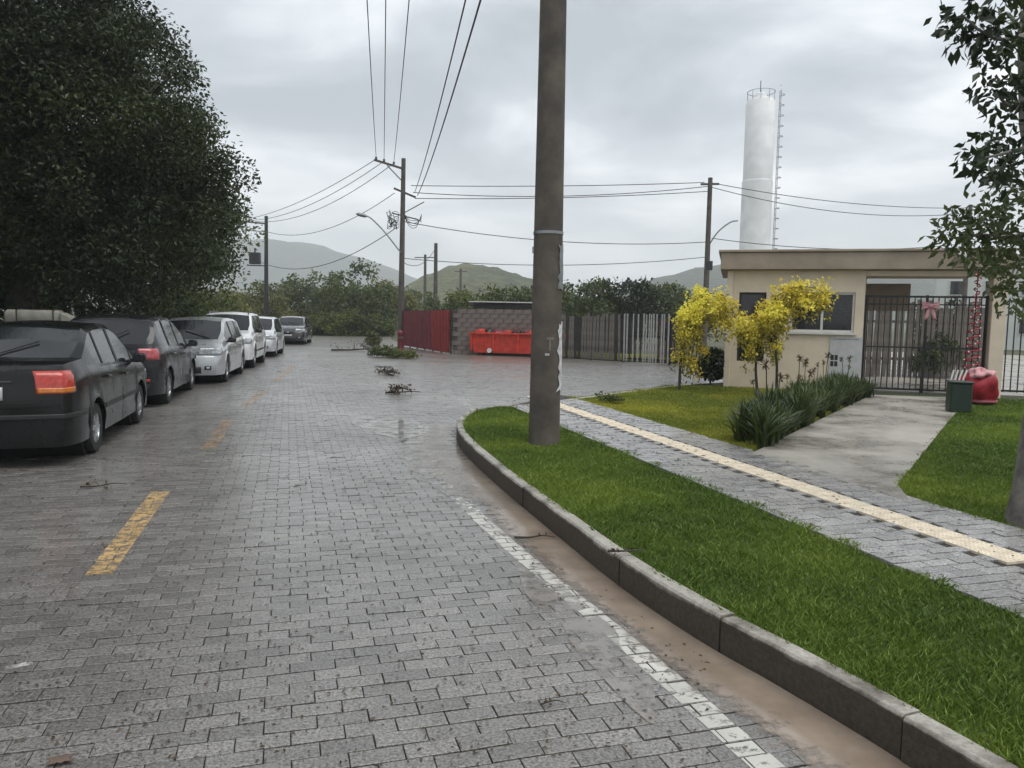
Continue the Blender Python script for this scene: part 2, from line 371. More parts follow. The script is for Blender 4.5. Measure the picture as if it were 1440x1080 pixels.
M['pale_board'] = plain('pale_fence_bar', (0.36, 0.35, 0.34), .7, var=.3, scale=4)
M['rust'] = plain('rusty_sheet', (0.12, 0.08, 0.06), .8, var=.4, scale=3)
M['paper'] = plain('torn_paper', (0.55, 0.55, 0.56), .8, var=.3, scale=20)
M['tarp'] = plain('grey_tarpaulin', (0.17, 0.165, 0.14), .7, var=.3, scale=5)
M['apart'] = plain('apartment_render', (0.55, 0.58, 0.55), .8, var=.06, scale=.5)
M['dwall'] = plain('dark_rendered_wall', (0.035, 0.033, 0.03), .9, var=.4, scale=2)
def paint(name, col, rough=.3, metal=.0, coat=1.0, spec=.5):
    m, nt, b, o = newmat(name); v = obj_vec(nt); n1_ = noise(nt, v, 3.0, 5, .6); n2_ = noise(nt, v, 240, 2)
    c = mixc(nt, ramp(nt, n1_, [(.35, 0.0), (.7, .35)]), col, tuple(q * .6 + .012 for q in col)); nt.links.new(c, b.inputs['Base Color'])
    b.inputs['Metallic'].default_value = metal; nt.links.new(ramp(nt, n1_, [(.3, rough - .08), (.7, rough + .12)]), b.inputs['Roughness'])
    b.inputs['Coat Weight'].default_value = coat; nt.links.new(ramp(nt, n1_, [(.3, .03), (.7, .14)]), b.inputs['Coat Roughness'])
    b.inputs['Specular IOR Level'].default_value = spec
    bump(nt, b, n2_, .05, .002)      # rain drops
    return m
M['car_black'] = paint('black_green_car_paint', (0.004, 0.0052, 0.0052), .22, .0, .12, .3)
M['car_graphite'] = paint('graphite_car_paint', (0.009, 0.010, 0.012), .24, .1, .25, .4)
M['car_silver'] = paint('silver_car_paint', (0.50, 0.52, 0.53), .32, .45)
M['car_white'] = paint('white_car_paint', (0.74, 0.75, 0.75))
M['car_pearl'] = paint('pearl_car_paint', (0.58, 0.60, 0.62), .3, .2)
M['car_dark'] = paint('dark_car_paint', (0.018, 0.02, 0.022), .3, .2)
def hillmat(name, a, b_, s):
    m, nt, b, o = newmat(name); v = pos_vec(nt); n1_ = noise(nt, v, s, 8, .65); n2_ = noise(nt, v, s * 9, 4, .7)
    c = mixc(nt, ramp(nt, n1_, [(.4, 0.0), (.62, 1.0)]), a, b_); c = mixc(nt, 1.0, c, ramp(nt, n2_, [(.3, .45), (.7, 1.25)]), 'MULTIPLY')
    nt.links.new(c, b.inputs['Base Color']); b.inputs['Roughness'].default_value = .95; b.inputs['Specular IOR Level'].default_value = .1
    bump(nt, b, n2_, 1.0, 4.0); return m
M['hill_wood'] = hillmat('wooded_hillside', (0.026, 0.042, 0.018), (0.05, 0.065, 0.03), .012)
M['hill_grass'] = hillmat('grassy_hillside', (0.16, 0.16, 0.055), (0.05, 0.068, 0.024), .03)
#==PART2==

# ------------------------------------------------------------------ frames: road (u along, v right)
EU = Vector((-math.sin(ROADROT), math.cos(ROADROT), 0)); EV = Vector((math.cos(ROADROT), math.sin(ROADROT), 0))
def UV(u, v, z=0.0): return EU * u + EV * v + Vector((0, 0, z))
def toUV(P): P = np.asarray(P); return np.stack([P[:, 0] * EU.x + P[:, 1] * EU.y, P[:, 0] * EV.x + P[:, 1] * EV.y], 1)
KH = 0.18                      # kerb height
kerb_pts = [(2.75, -1.2), (2.15, 0.8), (1.76, 1.9), (1.45, 2.7), (1.2, 3.25), (0.95, 3.75), (0.68, 4.45), (0.41, 5.35), (-0.06, 7.0), (-0.52, 8.8), (-0.70, 9.9),
            (-0.74, 10.8), (-0.62, 11.7), (-0.25, 12.35), (0.35, 12.8), (1.15, 13.75), (2.3, 15.3), (3.7, 17.0), (5.2, 18.1), (8.0, 19.2), (13.0, 20.4)]
KL = catmull(kerb_pts, 0.06)
def offset_line(L, d):
    res = []
    for i, p in enumerate(L):
        t = (L[min(i + 1, len(L) - 1)] - L[max(i - 1, 0)]).normalized(); res.append(Vector((p[0] + t.y * d, p[1] - t.x * d)))
    return res
KB = offset_line(KL, 0.13)
raised = [(p.x, p.y) for p in KL] + [(60, 20.4), (60, -1.2)]
lawnpoly = [(p.x, p.y) for p in offset_line(KL, 0.06)[::4]] + [(60, 20.4), (60, -1.2)]
XLy = [-5, 0, 8, 10.5, 15, 20, 26, 41, 80]; XLx = [-3.2, -4.5, -6.75, -7.3, -8.6, -9.6, -11.0, -14.0, -23.0]
def xl(y): return np.interp(y, XLy, XLx)

g = poly_sheet('ground', [(-2500, -600), (2500, -600), (2500, 3000), (-2500, 3000)], -0.10, M['ground'])
tag(g, 'earth and rough grass ground reaching to the hills', 'ground', kind='structure')
lawn = poly_sheet('lawn', lawnpoly, KH - .025, M['turf'], thick=.2); tag(lawn, 'raised turf ground right of the road kerb', 'lawn', kind='structure')
# road: bedding sheet, blocks, far surface
ylist = np.linspace(-1.5, 27.0, 40)
roadpoly = [(xl(y), y) for y in ylist] + [(16, 27.0), (16, -1.5)]
road = poly_sheet('road', roadpoly, -0.013, M['joint']); tag(road, 'wet block paved road running past the parked cars', 'road', kind='structure')
fy = np.linspace(26.95, 90, 20)
farpoly = [(xl(y), y) for y in fy] + [(-14.5, 90), (-8.2, 52), (-5.6, 41), (-2.6, 33.2), (16, 30.0), (16, 26.95)]
fr = poly_sheet('far_road', farpoly, -0.002, M['paver_far'], road)
PW, PL_, GAP = 0.10, 0.20, 0.0042
def paver_geo(l, w):
    a, b = l / 2, w / 2; c = .0018
    V = [(-a, -b, -.03), (a, -b, -.03), (a, b, -.03), (-a, b, -.03), (-a, -b, -c), (a, -b, -c), (a, b, -c), (-a, b, -c), (-a + c, -b + c, 0), (a - c, -b + c, 0), (a - c, b - c, 0), (-a + c, b - c, 0)]
    F = [(0, 1, 5, 4), (1, 2, 6, 5), (2, 3, 7, 6), (3, 0, 4, 7), (4, 5, 9, 8), (5, 6, 10, 9), (6, 7, 11, 10), (7, 4, 8, 11), (8, 9, 10, 11)]
    return np.array(V), np.array(F)
def lay_pavers(cells, parent, mat, zbase, name='paver', l=PL_ - GAP, w=PW - .0085, rot=ROADROT, amp=.0014, tilt=.007, near=300):
    """cells: (u,v) centres in the road frame; l runs along v (across the road)"""
    n = len(cells); uv = np.asarray(cells)
    Pw = np.stack([uv[:, 0] * EU.x + uv[:, 1] * EV.x, uv[:, 0] * EU.y + uv[:, 1] * EV.y], 1)
    z = zbase + rng.normal(0, amp, n).clip(-2.5 * amp, 2.5 * amp); tx = rng.normal(0, tilt, n); ty = rng.normal(0, tilt, n); rz = rot + rng.normal(0, .012, n)
    V0, F0 = paver_geo(l, w)
    # nearest blocks that are inside the picture become single objects
    loc = Pw[:, 0] / np.maximum(Pw[:, 1], .1); vis = (np.abs(loc) < .70) & (Pw[:, 1] > 2.3)
    order = np.argsort(np.where(vis, np.hypot(Pw[:, 0], Pw[:, 1]), 1e9))[:near]
    single = np.zeros(n, bool); single[order] = True
    me = bpy.data.meshes.new(name); me.from_pydata(V0.tolist(), [], F0.tolist()); me.materials.append(mat)
    for i in order:
        o = bpy.data.objects.new(name, me); o.location = (Pw[i, 0], Pw[i, 1], z[i]); o.rotation_euler = (ty[i], tx[i], rz[i]); link(o, parent)
    idx = np.where(~single)[0]
    c, s = np.cos(rz[idx])[:, None], np.sin(rz[idx])[:, None]
    X = V0[None, :, 0] * c - V0[None, :, 1] * s + Pw[idx, 0][:, None]; Y = V0[None, :, 0] * s + V0[None, :, 1] * c + Pw[idx, 1][:, None]
    Z = V0[None, :, 2] + z[idx][:, None] - tx[idx][:, None] * V0[None, :, 0] + ty[idx][:, None] * V0[None, :, 1]
    V = np.stack([X, Y, Z], -1).reshape(-1, 3); F = (F0[None] + (np.arange(len(idx)) * 12)[:, None, None]).reshape(-1, 4)
    o = np_mesh(name + '_field', V, F, mat, parent); tag(o, kind='stuff')
    return z, tx, ty
# road cells
us = np.arange(1.2, 31.0, PW); cells = []
for k, u in enumerate(us):
    vs_ = np.arange(-6.6, 16.0, PL_) + (PL_ / 2 if k % 2 else 0) + rng.normal(0, .004)
    cells.append(np.stack([np.full(len(vs_), u), vs_], 1))
cells = np.concatenate(cells)
Pw = np.stack([cells[:, 0] * EU.x + cells[:, 1] * EV.x, cells[:, 0] * EU.y + cells[:, 1] * EV.y], 1)
keep = (Pw[:, 0] > xl(Pw[:, 1]) + .1) & (Pw[:, 1] < 26.9) & (Pw[:, 1] > .9) & (np.abs(Pw[:, 0]) < .78 * np.maximum(Pw[:, 1], 0) + 1.2)
keep &= ~inpoly(Pw, [(p.x, p.y) for p in offset_line(KL, -0.03)] + [(60, 20.4), (60, -1.2)])
cells = cells[keep]; pz, ptx, pty = lay_pavers(cells, road, M['paver'], 0.0)
# painted markings, cut block by block so the joints stay open
def clip_poly(poly, axis, lim, sign):
    res = []
    for i in range(len(poly)):
        a, b = poly[i], poly[(i + 1) % len(poly)]; da, db = sign * (a[axis] - lim), sign * (b[axis] - lim)
        if da <= 0: res.append(a)
        if da * db < 0:
            t = da / (da - db); res.append(tuple(a[k] + (b[k] - a[k]) * t for k in (0, 1)))
    return res
def marking(name, quads, mat, label=None):
    """quads: world polygons; result is one thin skin on the blocks it covers"""
    mb = MB(); hl, hw = (PL_ - GAP) / 2 - .0015, (PW - .0085) / 2 - .0015
    for q in quads:
        qu = toUV([(p[0], p[1]) for p in q]); lo = qu.min(0) - .15; hi = qu.max(0) + .15
        for i in np.where((cells[:, 0] > lo[0]) & (cells[:, 0] < hi[0]) & (cells[:, 1] > lo[1]) & (cells[:, 1] < hi[1]))[0]:
            cu, cv = cells[i]; p = [tuple(a) for a in qu]
            for ax, lim, sg in ((0, cu - hw, -1), (0, cu + hw, 1), (1, cv - hl, -1), (1, cv + hl, 1)):
                p = clip_poly(p, ax, lim, sg)
                if len(p) < 3: break
            if len(p) < 3: continue
            vv = []
            for (a, b) in p:
                w = UV(a, b); w.z = pz[i] - ptx[i] * (b - cv) + pty[i] * (a - cu) + .002; vv.append(w)
            n = len(vv); mb.add(vv, [tuple(range(n))])
    o = mb.build(name, mat, road, recalc=False)
    bm = bmesh.new(); bm.from_mesh(o.data)
    for f in bm.faces:
        f.normal_update()
        if f.normal.z < 0: f.normal_flip()
    bm.to_mesh(o.data); bm.free()
    if label: o['label'] = label
    return o
def strip(L, w):
    a = offset_line(L, -w / 2); b = offset_line(L, w / 2)
    return [[a[i], a[i + 1], b[i + 1], b[i]] for i in range(len(L) - 1)]
wl = catmull([(1.62, .6), (1.12, 2.1), (0.94, 2.66), (0.55, 3.82), (0.13, 4.94), (-0.30, 6.2)], .3)
marking('edge_line', strip(wl, .125), M['white_line'], 'white painted edge line near the kerb')
wl2 = catmull([(-0.30, 6.2), (-0.53, 6.99), (-0.97, 8.79), (-1.16, 10.1), (-1.3, 11.2)], .3)
marking('edge_line', strip(wl2, .14), M['white_worn'], 'worn washed out end of the edge line')
def dash(a, b, w, mat, lab):
    A = gp(*a); B = gp(*b); marking('lane_dash', strip([Vector((A.x, A.y)), Vector((B.x, B.y))], w), mat, lab)
dash((139, 808), (226, 691), .155, M['yellow_line'], 'nearest yellow dash of the centre line')
dash((291, 632), (322, 591), .17, M['yellow_worn'], 'worn orange dash beyond the nearest one')
dash((343, 573), (372, 549), .17, M['yellow_worn'], 'faint far orange dash')
dash((388, 537), (412, 515), .17, M['yellow_worn'], 'faintest far orange dash')
A = gp(8, 940); B = gp(46, 932); marking('paint_fleck', strip([Vector((A.x, A.y)), Vector((B.x, B.y))], .045), M['white_worn'], 'small white fleck on the road')
A = gp(650, 566); B = gp(672, 580); marking('paint_fleck', strip([Vector((A.x, A.y)), Vector((B.x, B.y))], .13), M['white_worn'], 'white paint at the corner')
# kerb stones
kbed = MB(); a = offset_line(KL, .012); b = offset_line(KL, .088)
kbed.grid([[(p.x, p.y, -.02) for p in a], [(p.x, p.y, KH - .02) for p in a], [(p.x, p.y, KH - .02) for p in b], [(p.x, p.y, -.02) for p in b]])
kerb = kbed.build('kerb', M['mortar']); tag(kerb, 'concrete kerb curving round the grass verge', 'kerb', kind='structure')
acc = [0.0]
for i in range(1, len(KL)): acc.append(acc[-1] + (KL[i] - KL[i - 1]).length)
acc = np.array(acc); kx = np.array([p.x for p in KL]); ky = np.array([p.y for p in KL]); s0 = 0.2
def KP(s): return Vector((float(np.interp(s, acc, kx)), float(np.interp(s, acc, ky))))
while s0 < acc[-1] - 1.0:
    ln = random.uniform(.96, 1.04); ss = np.linspace(s0 + .005, s0 + ln - .007, 9); L = [KP(s) for s in ss]
    jit = random.uniform(-.006, .006); hz = KH + random.uniform(-.006, .006); c = .012
    rows = []
    for off, z in ((0 + jit, -.03), (jit - .0, hz - c), (jit + c, hz), (.10 - c + jit, hz), (.10 + jit, hz - c), (.10 + jit, -.03)):
        rows.append([(p.x, p.y, z) for p in offset_line(L, off)])
    mb = MB().grid(rows); n = len(L)
    mb.f.append(tuple(r * n for r in range(6))); mb.f.append(tuple(r * n + n - 1 for r in reversed(range(6))))
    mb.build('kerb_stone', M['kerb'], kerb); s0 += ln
# gutter silt and puddles
def blob_strip(L, wl_, wr_, amp, z, name, mat, label, cat):
    a = offset_line(L, 0); rows = [[], []]; n = len(L); ph = [random.uniform(0, 6) for _ in range(6)]
    la = []; lb = []
    for i in range(n):
        t = (L[min(i + 1, n - 1)] - L[max(i - 1, 0)]).normalized(); nr = Vector((t.y, -t.x)); s = i * .06
        e = min(1, i / 14, (n - 1 - i) / 14)
        wob = amp * (math.sin(s * 2.1 + ph[0]) + .6 * math.sin(s * 5.3 + ph[1]) + .35 * math.sin(s * 13 + ph[2])) / 1.5
        la.append(L[i] - nr * (wl_ * e + wob * e)); lb.append(L[i] + nr * wr_ * (e if wr_ > 0.03 else 1))
    m = MB()
    ks = 5
    m.grid([[(p.x + (q.x - p.x) * k / ks, p.y + (q.y - p.y) * k / ks, z) for p, q in zip(la, lb)] for k in range(ks + 1)])
    o = m.build(name, mat); bm = bmesh.new(); bm.from_mesh(o.data)
    for f in bm.faces:
        f.normal_update()
        if f.normal.z < 0: f.normal_flip()
    bm.to_mesh(o.data); bm.free(); tag(o, label, cat, kind='structure')
    at_ = o.data.attributes.new('edge', 'FLOAT', 'POINT'); at_.data.foreach_set('value', np.repeat(np.arange(ks + 1) / ks, n).astype(np.float32)); return o
iA = int(np.argmin(np.abs(ky - 0.9))); iB = int(np.argmin(np.abs(ky - 8.6) + 10 * (kx > 0.3)))
blob_strip(KL[iA:iB],   .44, .0, .07, .0055, 'gutter_silt', M['mud'], 'brown wet silt lying in the gutter along the kerb', 'silt')
def puddle(c, ru, rv, lab, z=.0045, seed=0):
    rr = random.Random(seed); n = 48; ph = [rr.uniform(0, 6.28) for _ in range(4)]; poly = []
    for k in range(n):
        a = 2 * math.pi * k / n; q = 1 + .22 * math.sin(2 * a + ph[0]) + .16 * math.sin(3 * a + ph[1]) + .09 * math.sin(7 * a + ph[2])
        w = UV(0, 0) + c + EU * (ru * q * math.cos(a)) + EV * (rv * q * math.sin(a)); poly.append((w.x, w.y))
    o = poly_sheet('puddle', poly, z, M['puddle']); tag(o, lab, 'puddle', kind='structure')
puddle(gp(815, 880), .75, .16, 'thin puddle left of the white edge line', seed=3)
puddle(gp(608, 655), 1.4, .30, 'puddle over the worn end of the edge line', seed=4)
puddle(gp(545, 600), 1.3, .35, 'shallow puddle on the road before the junction', seed=5)
iC = int(np.argmin(np.abs(ky - 11.9) + 10 * (kx > 0.1)))
blob_strip(KL[iB - 40:iC], .75, .0, .15, .0062, 'sand_wash', M['sand'], 'pale sand washed up round the kerb corner', 'sand')
# sidewalk
VL, VR, VT = 3.50, 4.93, 4.27
u0, u1 = 0.2, 13.6
kerb_off = [(p.x, p.y) for p in offset_line(KL, .14)] + [(60, 20.4), (60, -1.2)]
swp = [(UV(u0, VL).x, UV(u0, VL).y), (UV(12.0, VL).x, UV(12.0, VL).y), (UV(12.9, 4.3).x, UV(12.9, 4.3).y), (UV(13.55, VR).x, UV(13.55, VR).y), (UV(u0, VR).x, UV(u0, VR).y)]
walk = poly_sheet('sidewalk', swp, KH - .01, M['joint'], thick=.1); tag(walk, 'grey block sidewalk with a cream tactile strip', 'sidewalk', kind='structure')
wc = []
for k, u in enumerate(np.arange(u0, u1, .1)):
    for v in np.arange(VL + .05, VR, .2):
        v = v + (.1 if k % 2 else 0)
        if abs(v - VT) < .125 + .095 or v > VR - .05: continue
        wc.append((u, v))
wc = np.array(wc); Wp = np.stack([wc[:, 0] * EU.x + wc[:, 1] * EV.x, wc[:, 0] * EU.y + wc[:, 1] * EV.y], 1)
wc = wc[inpoly(Wp, swp) & inpoly(Wp, kerb_off)]; lay_pavers(wc, walk, M['walk'], KH + .003, amp=.002, near=250)
hc = []
for k, u in enumerate(np.arange(u0, u1, .1)):
    vs_ = [v + (.1 if k % 2 else 0) for v in np.arange(VL + .05, VR, .2)]; vs_ = [v for v in vs_ if not (abs(v - VT) < .22 or v > VR - .05)]
    lo_ = [v for v in vs_ if v < VT]; hi_ = [v for v in vs_ if v > VT]
    for blk, a, b in ((lo_, VL, VT - .125), (hi_, VT + .125, VR)):
        if not blk: continue
        if blk[0] - .1 - a > .04: hc.append((u, blk[0] - .15))
        if b - blk[-1] - .1 > .04: hc.append((u, blk[-1] + .15))
hc = np.array(hc); Wp = np.stack([hc[:, 0] * EU.x + hc[:, 1] * EV.x, hc[:, 0] * EU.y + hc[:, 1] * EV.y], 1); hc = hc[inpoly(Wp, kerb_off)]
lay_pavers(hc, walk, M['walk'], KH + .003, name='half_paver', l=.095, amp=.002, near=50)
tl = MB(); tl.box((0, 0, -.012), (.246, .246, .03))
for i in range(-3, 4):
    for j in range(-3, 4):
        tl.lathe([(.0128, .003), (.009, .0075), (.0005, .0078)], 6, (i * .034, j * .034, 0))
tme = tl.mesh('tactile_tile', M['tactile'])
for k in range(44):
    u = 3.62 + .25 * k
    if u > 13.2: break
    o = bpy.data.objects.new('tactile_tile', tme); w = UV(u, VT, KH + .003 + random.gauss(0, .0012)); o.location = w; o.rotation_euler = (0, 0, ROADROT + random.gauss(0, .006)); link(o, walk)
# concrete path to the gate
pathL = [(2.62, 8.25), (5.0, 11.95), (7.25, 15.4)]; pathR = [(9.05, 15.1), (6.4, 11.2), (4.15, 7.8), (3.45, 6.75), (3.22, 6.05)]
po = poly_sheet('garden_path', pathL + pathR, KH + .004, M['path'], thick=.12); tag(po, 'wet concrete path from the sidewalk to the barred gate', 'path', kind='structure')

# ------------------------------------------------------------------ grass
def blades(poly, dens, hgt, wid, z, name, mat, label, ref=4.0, pw=1.6, avoid=()):
    P = np.array(poly); lo, hi = P.min(0), P.max(0); area = np.prod(hi - lo); n = int(area * dens)
    q = lo + rng.random((n, 2)) * (hi - lo); d = np.hypot(q[:, 0], q[:, 1])
    k = (rng.random(n) < np.minimum(1, (ref / np.maximum(d, .1)) ** pw)) & (np.abs(q[:, 0]) < .74 * q[:, 1] + .5) & (q[:, 1] > 1.2); q = q[k]
    q = q[inpoly(q, poly)]
    for av in avoid: q = q[~inpoly(q, av)]
    d = np.hypot(q[:, 0], q[:, 1]); n = len(q); sc = np.maximum(1, (d / ref)) ** (pw / 2)
    cl_ = .75 + .5 * (np.sin(q[:, 0] * 9 + np.sin(q[:, 1] * 7)) * np.sin(q[:, 1] * 8.3 + 1.7 * np.sin(q[:, 0] * 5))) * .5
    h = hgt * rng.uniform(.55, 1.3, n) * cl_; w = wid * rng.uniform(.7, 1.4, n) * sc; a = rng.random(n) * 2 * np.pi; ln = rng.uniform(.25, 1.1, n) * h; b = rng.random(n) * 2 * np.pi
    ox, oy = np.cos(a) * w / 2, np.sin(a) * w / 2; lx, ly = np.cos(b) * ln, np.sin(b) * ln
    zz_ = np.full(n, z)
    V = np.stack([np.stack([q[:, 0] - ox, q[:, 1] - oy, zz_ - .01], 1), np.stack([q[:, 0] + ox, q[:, 1] + oy, zz_ - .01], 1),
                  np.stack([q[:, 0] + ox * .8 + lx * .35, q[:, 1] + oy * .8 + ly * .35, zz_ + h * .6], 1), np.stack([q[:, 0] + lx, q[:, 1] + ly, zz_ + h], 1),
                  np.stack([q[:, 0] - ox * .8 + lx * .35, q[:, 1] - oy * .8 + ly * .35, zz_ + h * .6], 1)], 1).reshape(-1, 3)
    F = (np.array([0, 1, 2, 3, 4])[None] + (np.arange(n) * 5)[:, None])
    o = np_mesh(name, V, F, mat); tag(o, label, 'grass', kind='stuff'); return o
vergeL = offset_line(KL, .078); iE = int(np.argmin([abs(p.y - 12.75) + (p.x < .2) for p in vergeL]))
verge = [(p.x, p.y) for p in vergeL[:iE:3]] + [(UV(u, VL + .03).x, UV(u, VL + .03).y) for u in (12.0, 8, 4, 1, .2)]
polec = gp(765, 622, KH)
pole_disc = [(polec.x + .15 * math.cos(t), polec.y + .15 * math.sin(t)) for t in np.linspace(0, 6.2, 12)]
blades(verge, 15000, .052, .0055, KH - .03, 'verge_grass', M['grass'], 'thick green turf on the verge between kerb and sidewalk', ref=3.6, pw=1.5, avoid=(pole_disc,))
GA = Vector((4.72, 16.9, 0)); GD = Vector((math.cos(R_(-16)), math.sin(R_(-16)), 0)); GN = Vector((-GD.y, GD.x, 0))   # gatehouse facade frame
def G(s, n, z=0.0): return GA + GD * s + GN * n + Vector((0, 0, z))
lawnA = [(UV(6.2 + 1.1, VR).x, UV(7.3, VR).y), (2.6, 8.35), (4.95, 12.0), (7.2, 15.45), (G(2.7, 0).x, G(2.7, 0).y), (G(-.2, 0).x, G(-.2, 0).y), (3.55, 17.0), (2.2, 15.3), (1.3, 14.05), (UV(13.4, VR).x, UV(13.4, VR).y)]
blades(lawnA, 9000, .05, .007, KH - .03, 'front_lawn_grass', M['grass_y'], 'yellow green lawn in front of the gatehouse', ref=6.0, pw=1.5)
lawnB = [(UV(.5, VR - .02).x, UV(.5, VR - .02).y), (UV(5.05, VR - .02).x, UV(5.05, VR - .02).y), (3.42, 6.75), (4.13, 7.8), (6.4, 11.2), (9.1, 15.2), (16, 13.5), (16, 4)]
blades(lawnB, 9000, .055, .007, KH - .03, 'side_lawn_grass', M['grass'], 'green lawn between the path and the grey tree trunk', ref=5.0, pw=1.5)
fstrip = [tuple(gp(*q))[:2] for q in ((745, 501), (800, 504), (870, 508), (965, 512), (965, 506), (870, 500), (800, 497), (745, 496))]
fs = poly_sheet('verge_strip', fstrip, .05, M['turf'], thick=.1); tag(fs, 'grass strip along the foot of the grey fence', 'verge', kind='structure')
blades(fstrip, 6000, .10, .012, .05, 'strip_grass', M['grass_y'], 'pale rough grass at the foot of the grey fence', ref=14, pw=1.2)

# ------------------------------------------------------------------ hills
def hill(name, x0, x1, prof, depth, mat, label, Y, rough=3.0, seed=1):
    """prof: (pixel x, pixel y of the ridge) seen at distance Y"""
    pr = [(at_depth(px, py, Y).x, at_depth(px, py, Y).z) for px, py in prof]; xs = np.linspace(pr[0][0], pr[-1][0], 110); hz = np.interp(xs, [p[0] for p in pr], [p[1] for p in pr])
    k = np.ones(7) / 7; hz = np.convolve(np.pad(hz, 3, 'edge'), k, 'valid'); hz = np.convolve(np.pad(hz, 3, 'edge'), k, 'valid'); r_ = np.random.default_rng(seed)
    rows = []; m = 34
    for j in range(m + 1):
        t = j / m * 2 - 1; e = math.cos(t * math.pi / 2) ** 1.2 if abs(t) < 1 else 0
        off = r_.normal(0, 1, len(xs)); off = np.convolve(np.pad(off, 1, 'edge'), np.ones(3) / 3, 'valid')
        rows.append([(float(x), Y + t * depth, float(max(-4, h * e + off[i] * rough * e - 4 * (1 - e)))) for i, (x, h) in enumerate(zip(xs, hz))])
    o = MB().grid(rows).build(name, mat, smooth=60); tag(o, label, 'hill', kind='structure'); return o
hill('hill', 0, 0, [(-900, 430), (-200, 380), (150, 345), (300, 336), (400, 338), (470, 350), (540, 372), (600, 400), (700, 432), (800, 446)], 350, M['hill_wood'], 'misty blue grey mountain behind the trees down the road', 1500, 5, 1)
hill('hill', 0, 0, [(480, 442), (560, 415), (600, 390), (640, 374), (662, 371), (700, 378), (745, 392), (800, 412), (860, 446)], 130, M['hill_grass'], 'rounded olive green hill above the red wall', 420, .7, 2)
hill('hill', 0, 0, [(780, 446), (860, 408), (920, 392), (970, 382), (1020, 370), (1100, 362), (1250, 366), (1500, 380), (2200, 420)], 220, M['hill_wood'], 'dark wooded hill behind the gatehouse', 800, 2.5, 3)
hz = MB(); hz.box((0, 900, 118), (5000, 3000, 240)); hzo = hz.build('haze', None)
mh, nt, b_, o_ = newmat('haze_air'); nt.nodes.remove(b_); pv = N(nt, 'ShaderNodeVolumePrincipled'); pv.inputs['Color'].default_value = (.93, .96, 1, 1); pv.inputs['Density'].default_value = .0007; pv.inputs['Anisotropy'].default_value = .1
nt.links.new(pv.outputs[0], o_.inputs['Volume']); hzo.data.materials.append(mh); tag(hzo, 'pale humid air in front of the distant hills', 'haze', kind='stuff')
#==PART3==

# ------------------------------------------------------------------ utility poles
def pole_base(name, loc, h, r0, r1, mat, label, lean=(0, 0), n=20):
    root = empty(name, loc); tag(root, label, 'utility pole', 'utility poles')
    mb = MB(); k = 14; mb.tube([(lean[0] * i / k, lean[1] * i / k, -.3 + (h + .3) * i / k) for i in range(k + 1)], [r0 + (r1 - r0) * i / k for i in range(k + 1)], n)
    mb.build('shaft', mat, root, smooth=40); return root
def insulator(mb, p, s=1.0):
    mb.lathe([(.001, 0), (.045 * s, .0), (.05 * s, .03), (.025 * s, .05), (.05 * s, .08), (.045 * s, .11), (.02 * s, .13), (.001, .14)], 8, p)
P1 = Vector((polec.x, polec.y, KH)); P1H = 9.3
big = pole_base('utility_pole', P1, P1H, .180, .118, M['concrete'], 'big grey concrete utility pole rising from the grass verge', n=32)
def pole_r(z): return .180 + (.118 - .180) * (z + .3) / (P1H + .3)
def wrap(z0, z1, a0, a1, off, rag=0.0, nz=8, na=8):
    rows = []
    for i in range(nz + 1):
        z = z0 + (z1 - z0) * i / nz; row = []
        for j in range(na + 1):
            a = a0 + (a1 - a0) * j / na
            if rag and j in (0, na): a += random.uniform(-rag, rag)
            zz_ = z + (random.uniform(-rag, rag) * .15 if rag else 0); r = pole_r(z) + off + (random.uniform(0, .006) if rag else 0); row.append((r * math.cos(a), r * math.sin(a), zz_))
        rows.append(row)
    return MB().grid(rows)
def pz_at(y): return at_depth(765, y, P1.y).z - KH
ang_cam = math.atan2(-P1.y, -P1.x)
def wrapo(name, mb, mat, parent=big, lab=None):
    o = mb.build(name, mat, parent); md = o.modifiers.new('thickness', 'SOLIDIFY'); md.thickness = .003; md.offset = 1
    if lab: o['label'] = lab
    return o
wrapo('torn_poster', wrap(pz_at(548), pz_at(452), ang_cam + .95, ang_cam + 1.75, .004, .22, 12, 6), M['paper'], lab='torn pale paper remains on the right side')
wrapo('torn_poster', wrap(pz_at(408), pz_at(345), ang_cam + .8, ang_cam + 1.5, .004, .12, 10, 5), M['steel'], lab='grey peeling strip above the paper')
wrapo('painted_mark', wrap(pz_at(477), pz_at(474), ang_cam + .05, ang_cam + .5, .003), M['tarp'])
wrapo('painted_mark', wrap(pz_at(492), pz_at(477), ang_cam + .20, ang_cam + .30, .003), M['tarp'])
wrapo('painted_mark', wrap(pz_at(499), pz_at(496), ang_cam - .05, ang_cam + .22, .003), M['paper'])
wrapo('strap_band', wrap(pz_at(330), pz_at(326), ang_cam - 3.14, ang_cam + 3.14, .004, 0, 1, 32), M['steel'])
b = MB(); b.box((pole_r(1.9) * math.cos(ang_cam - 1.4), pole_r(1.9) * math.sin(ang_cam - 1.4), pz_at(352)), (.03, .03, .07)); b.build('bracket', M['steel'], big)
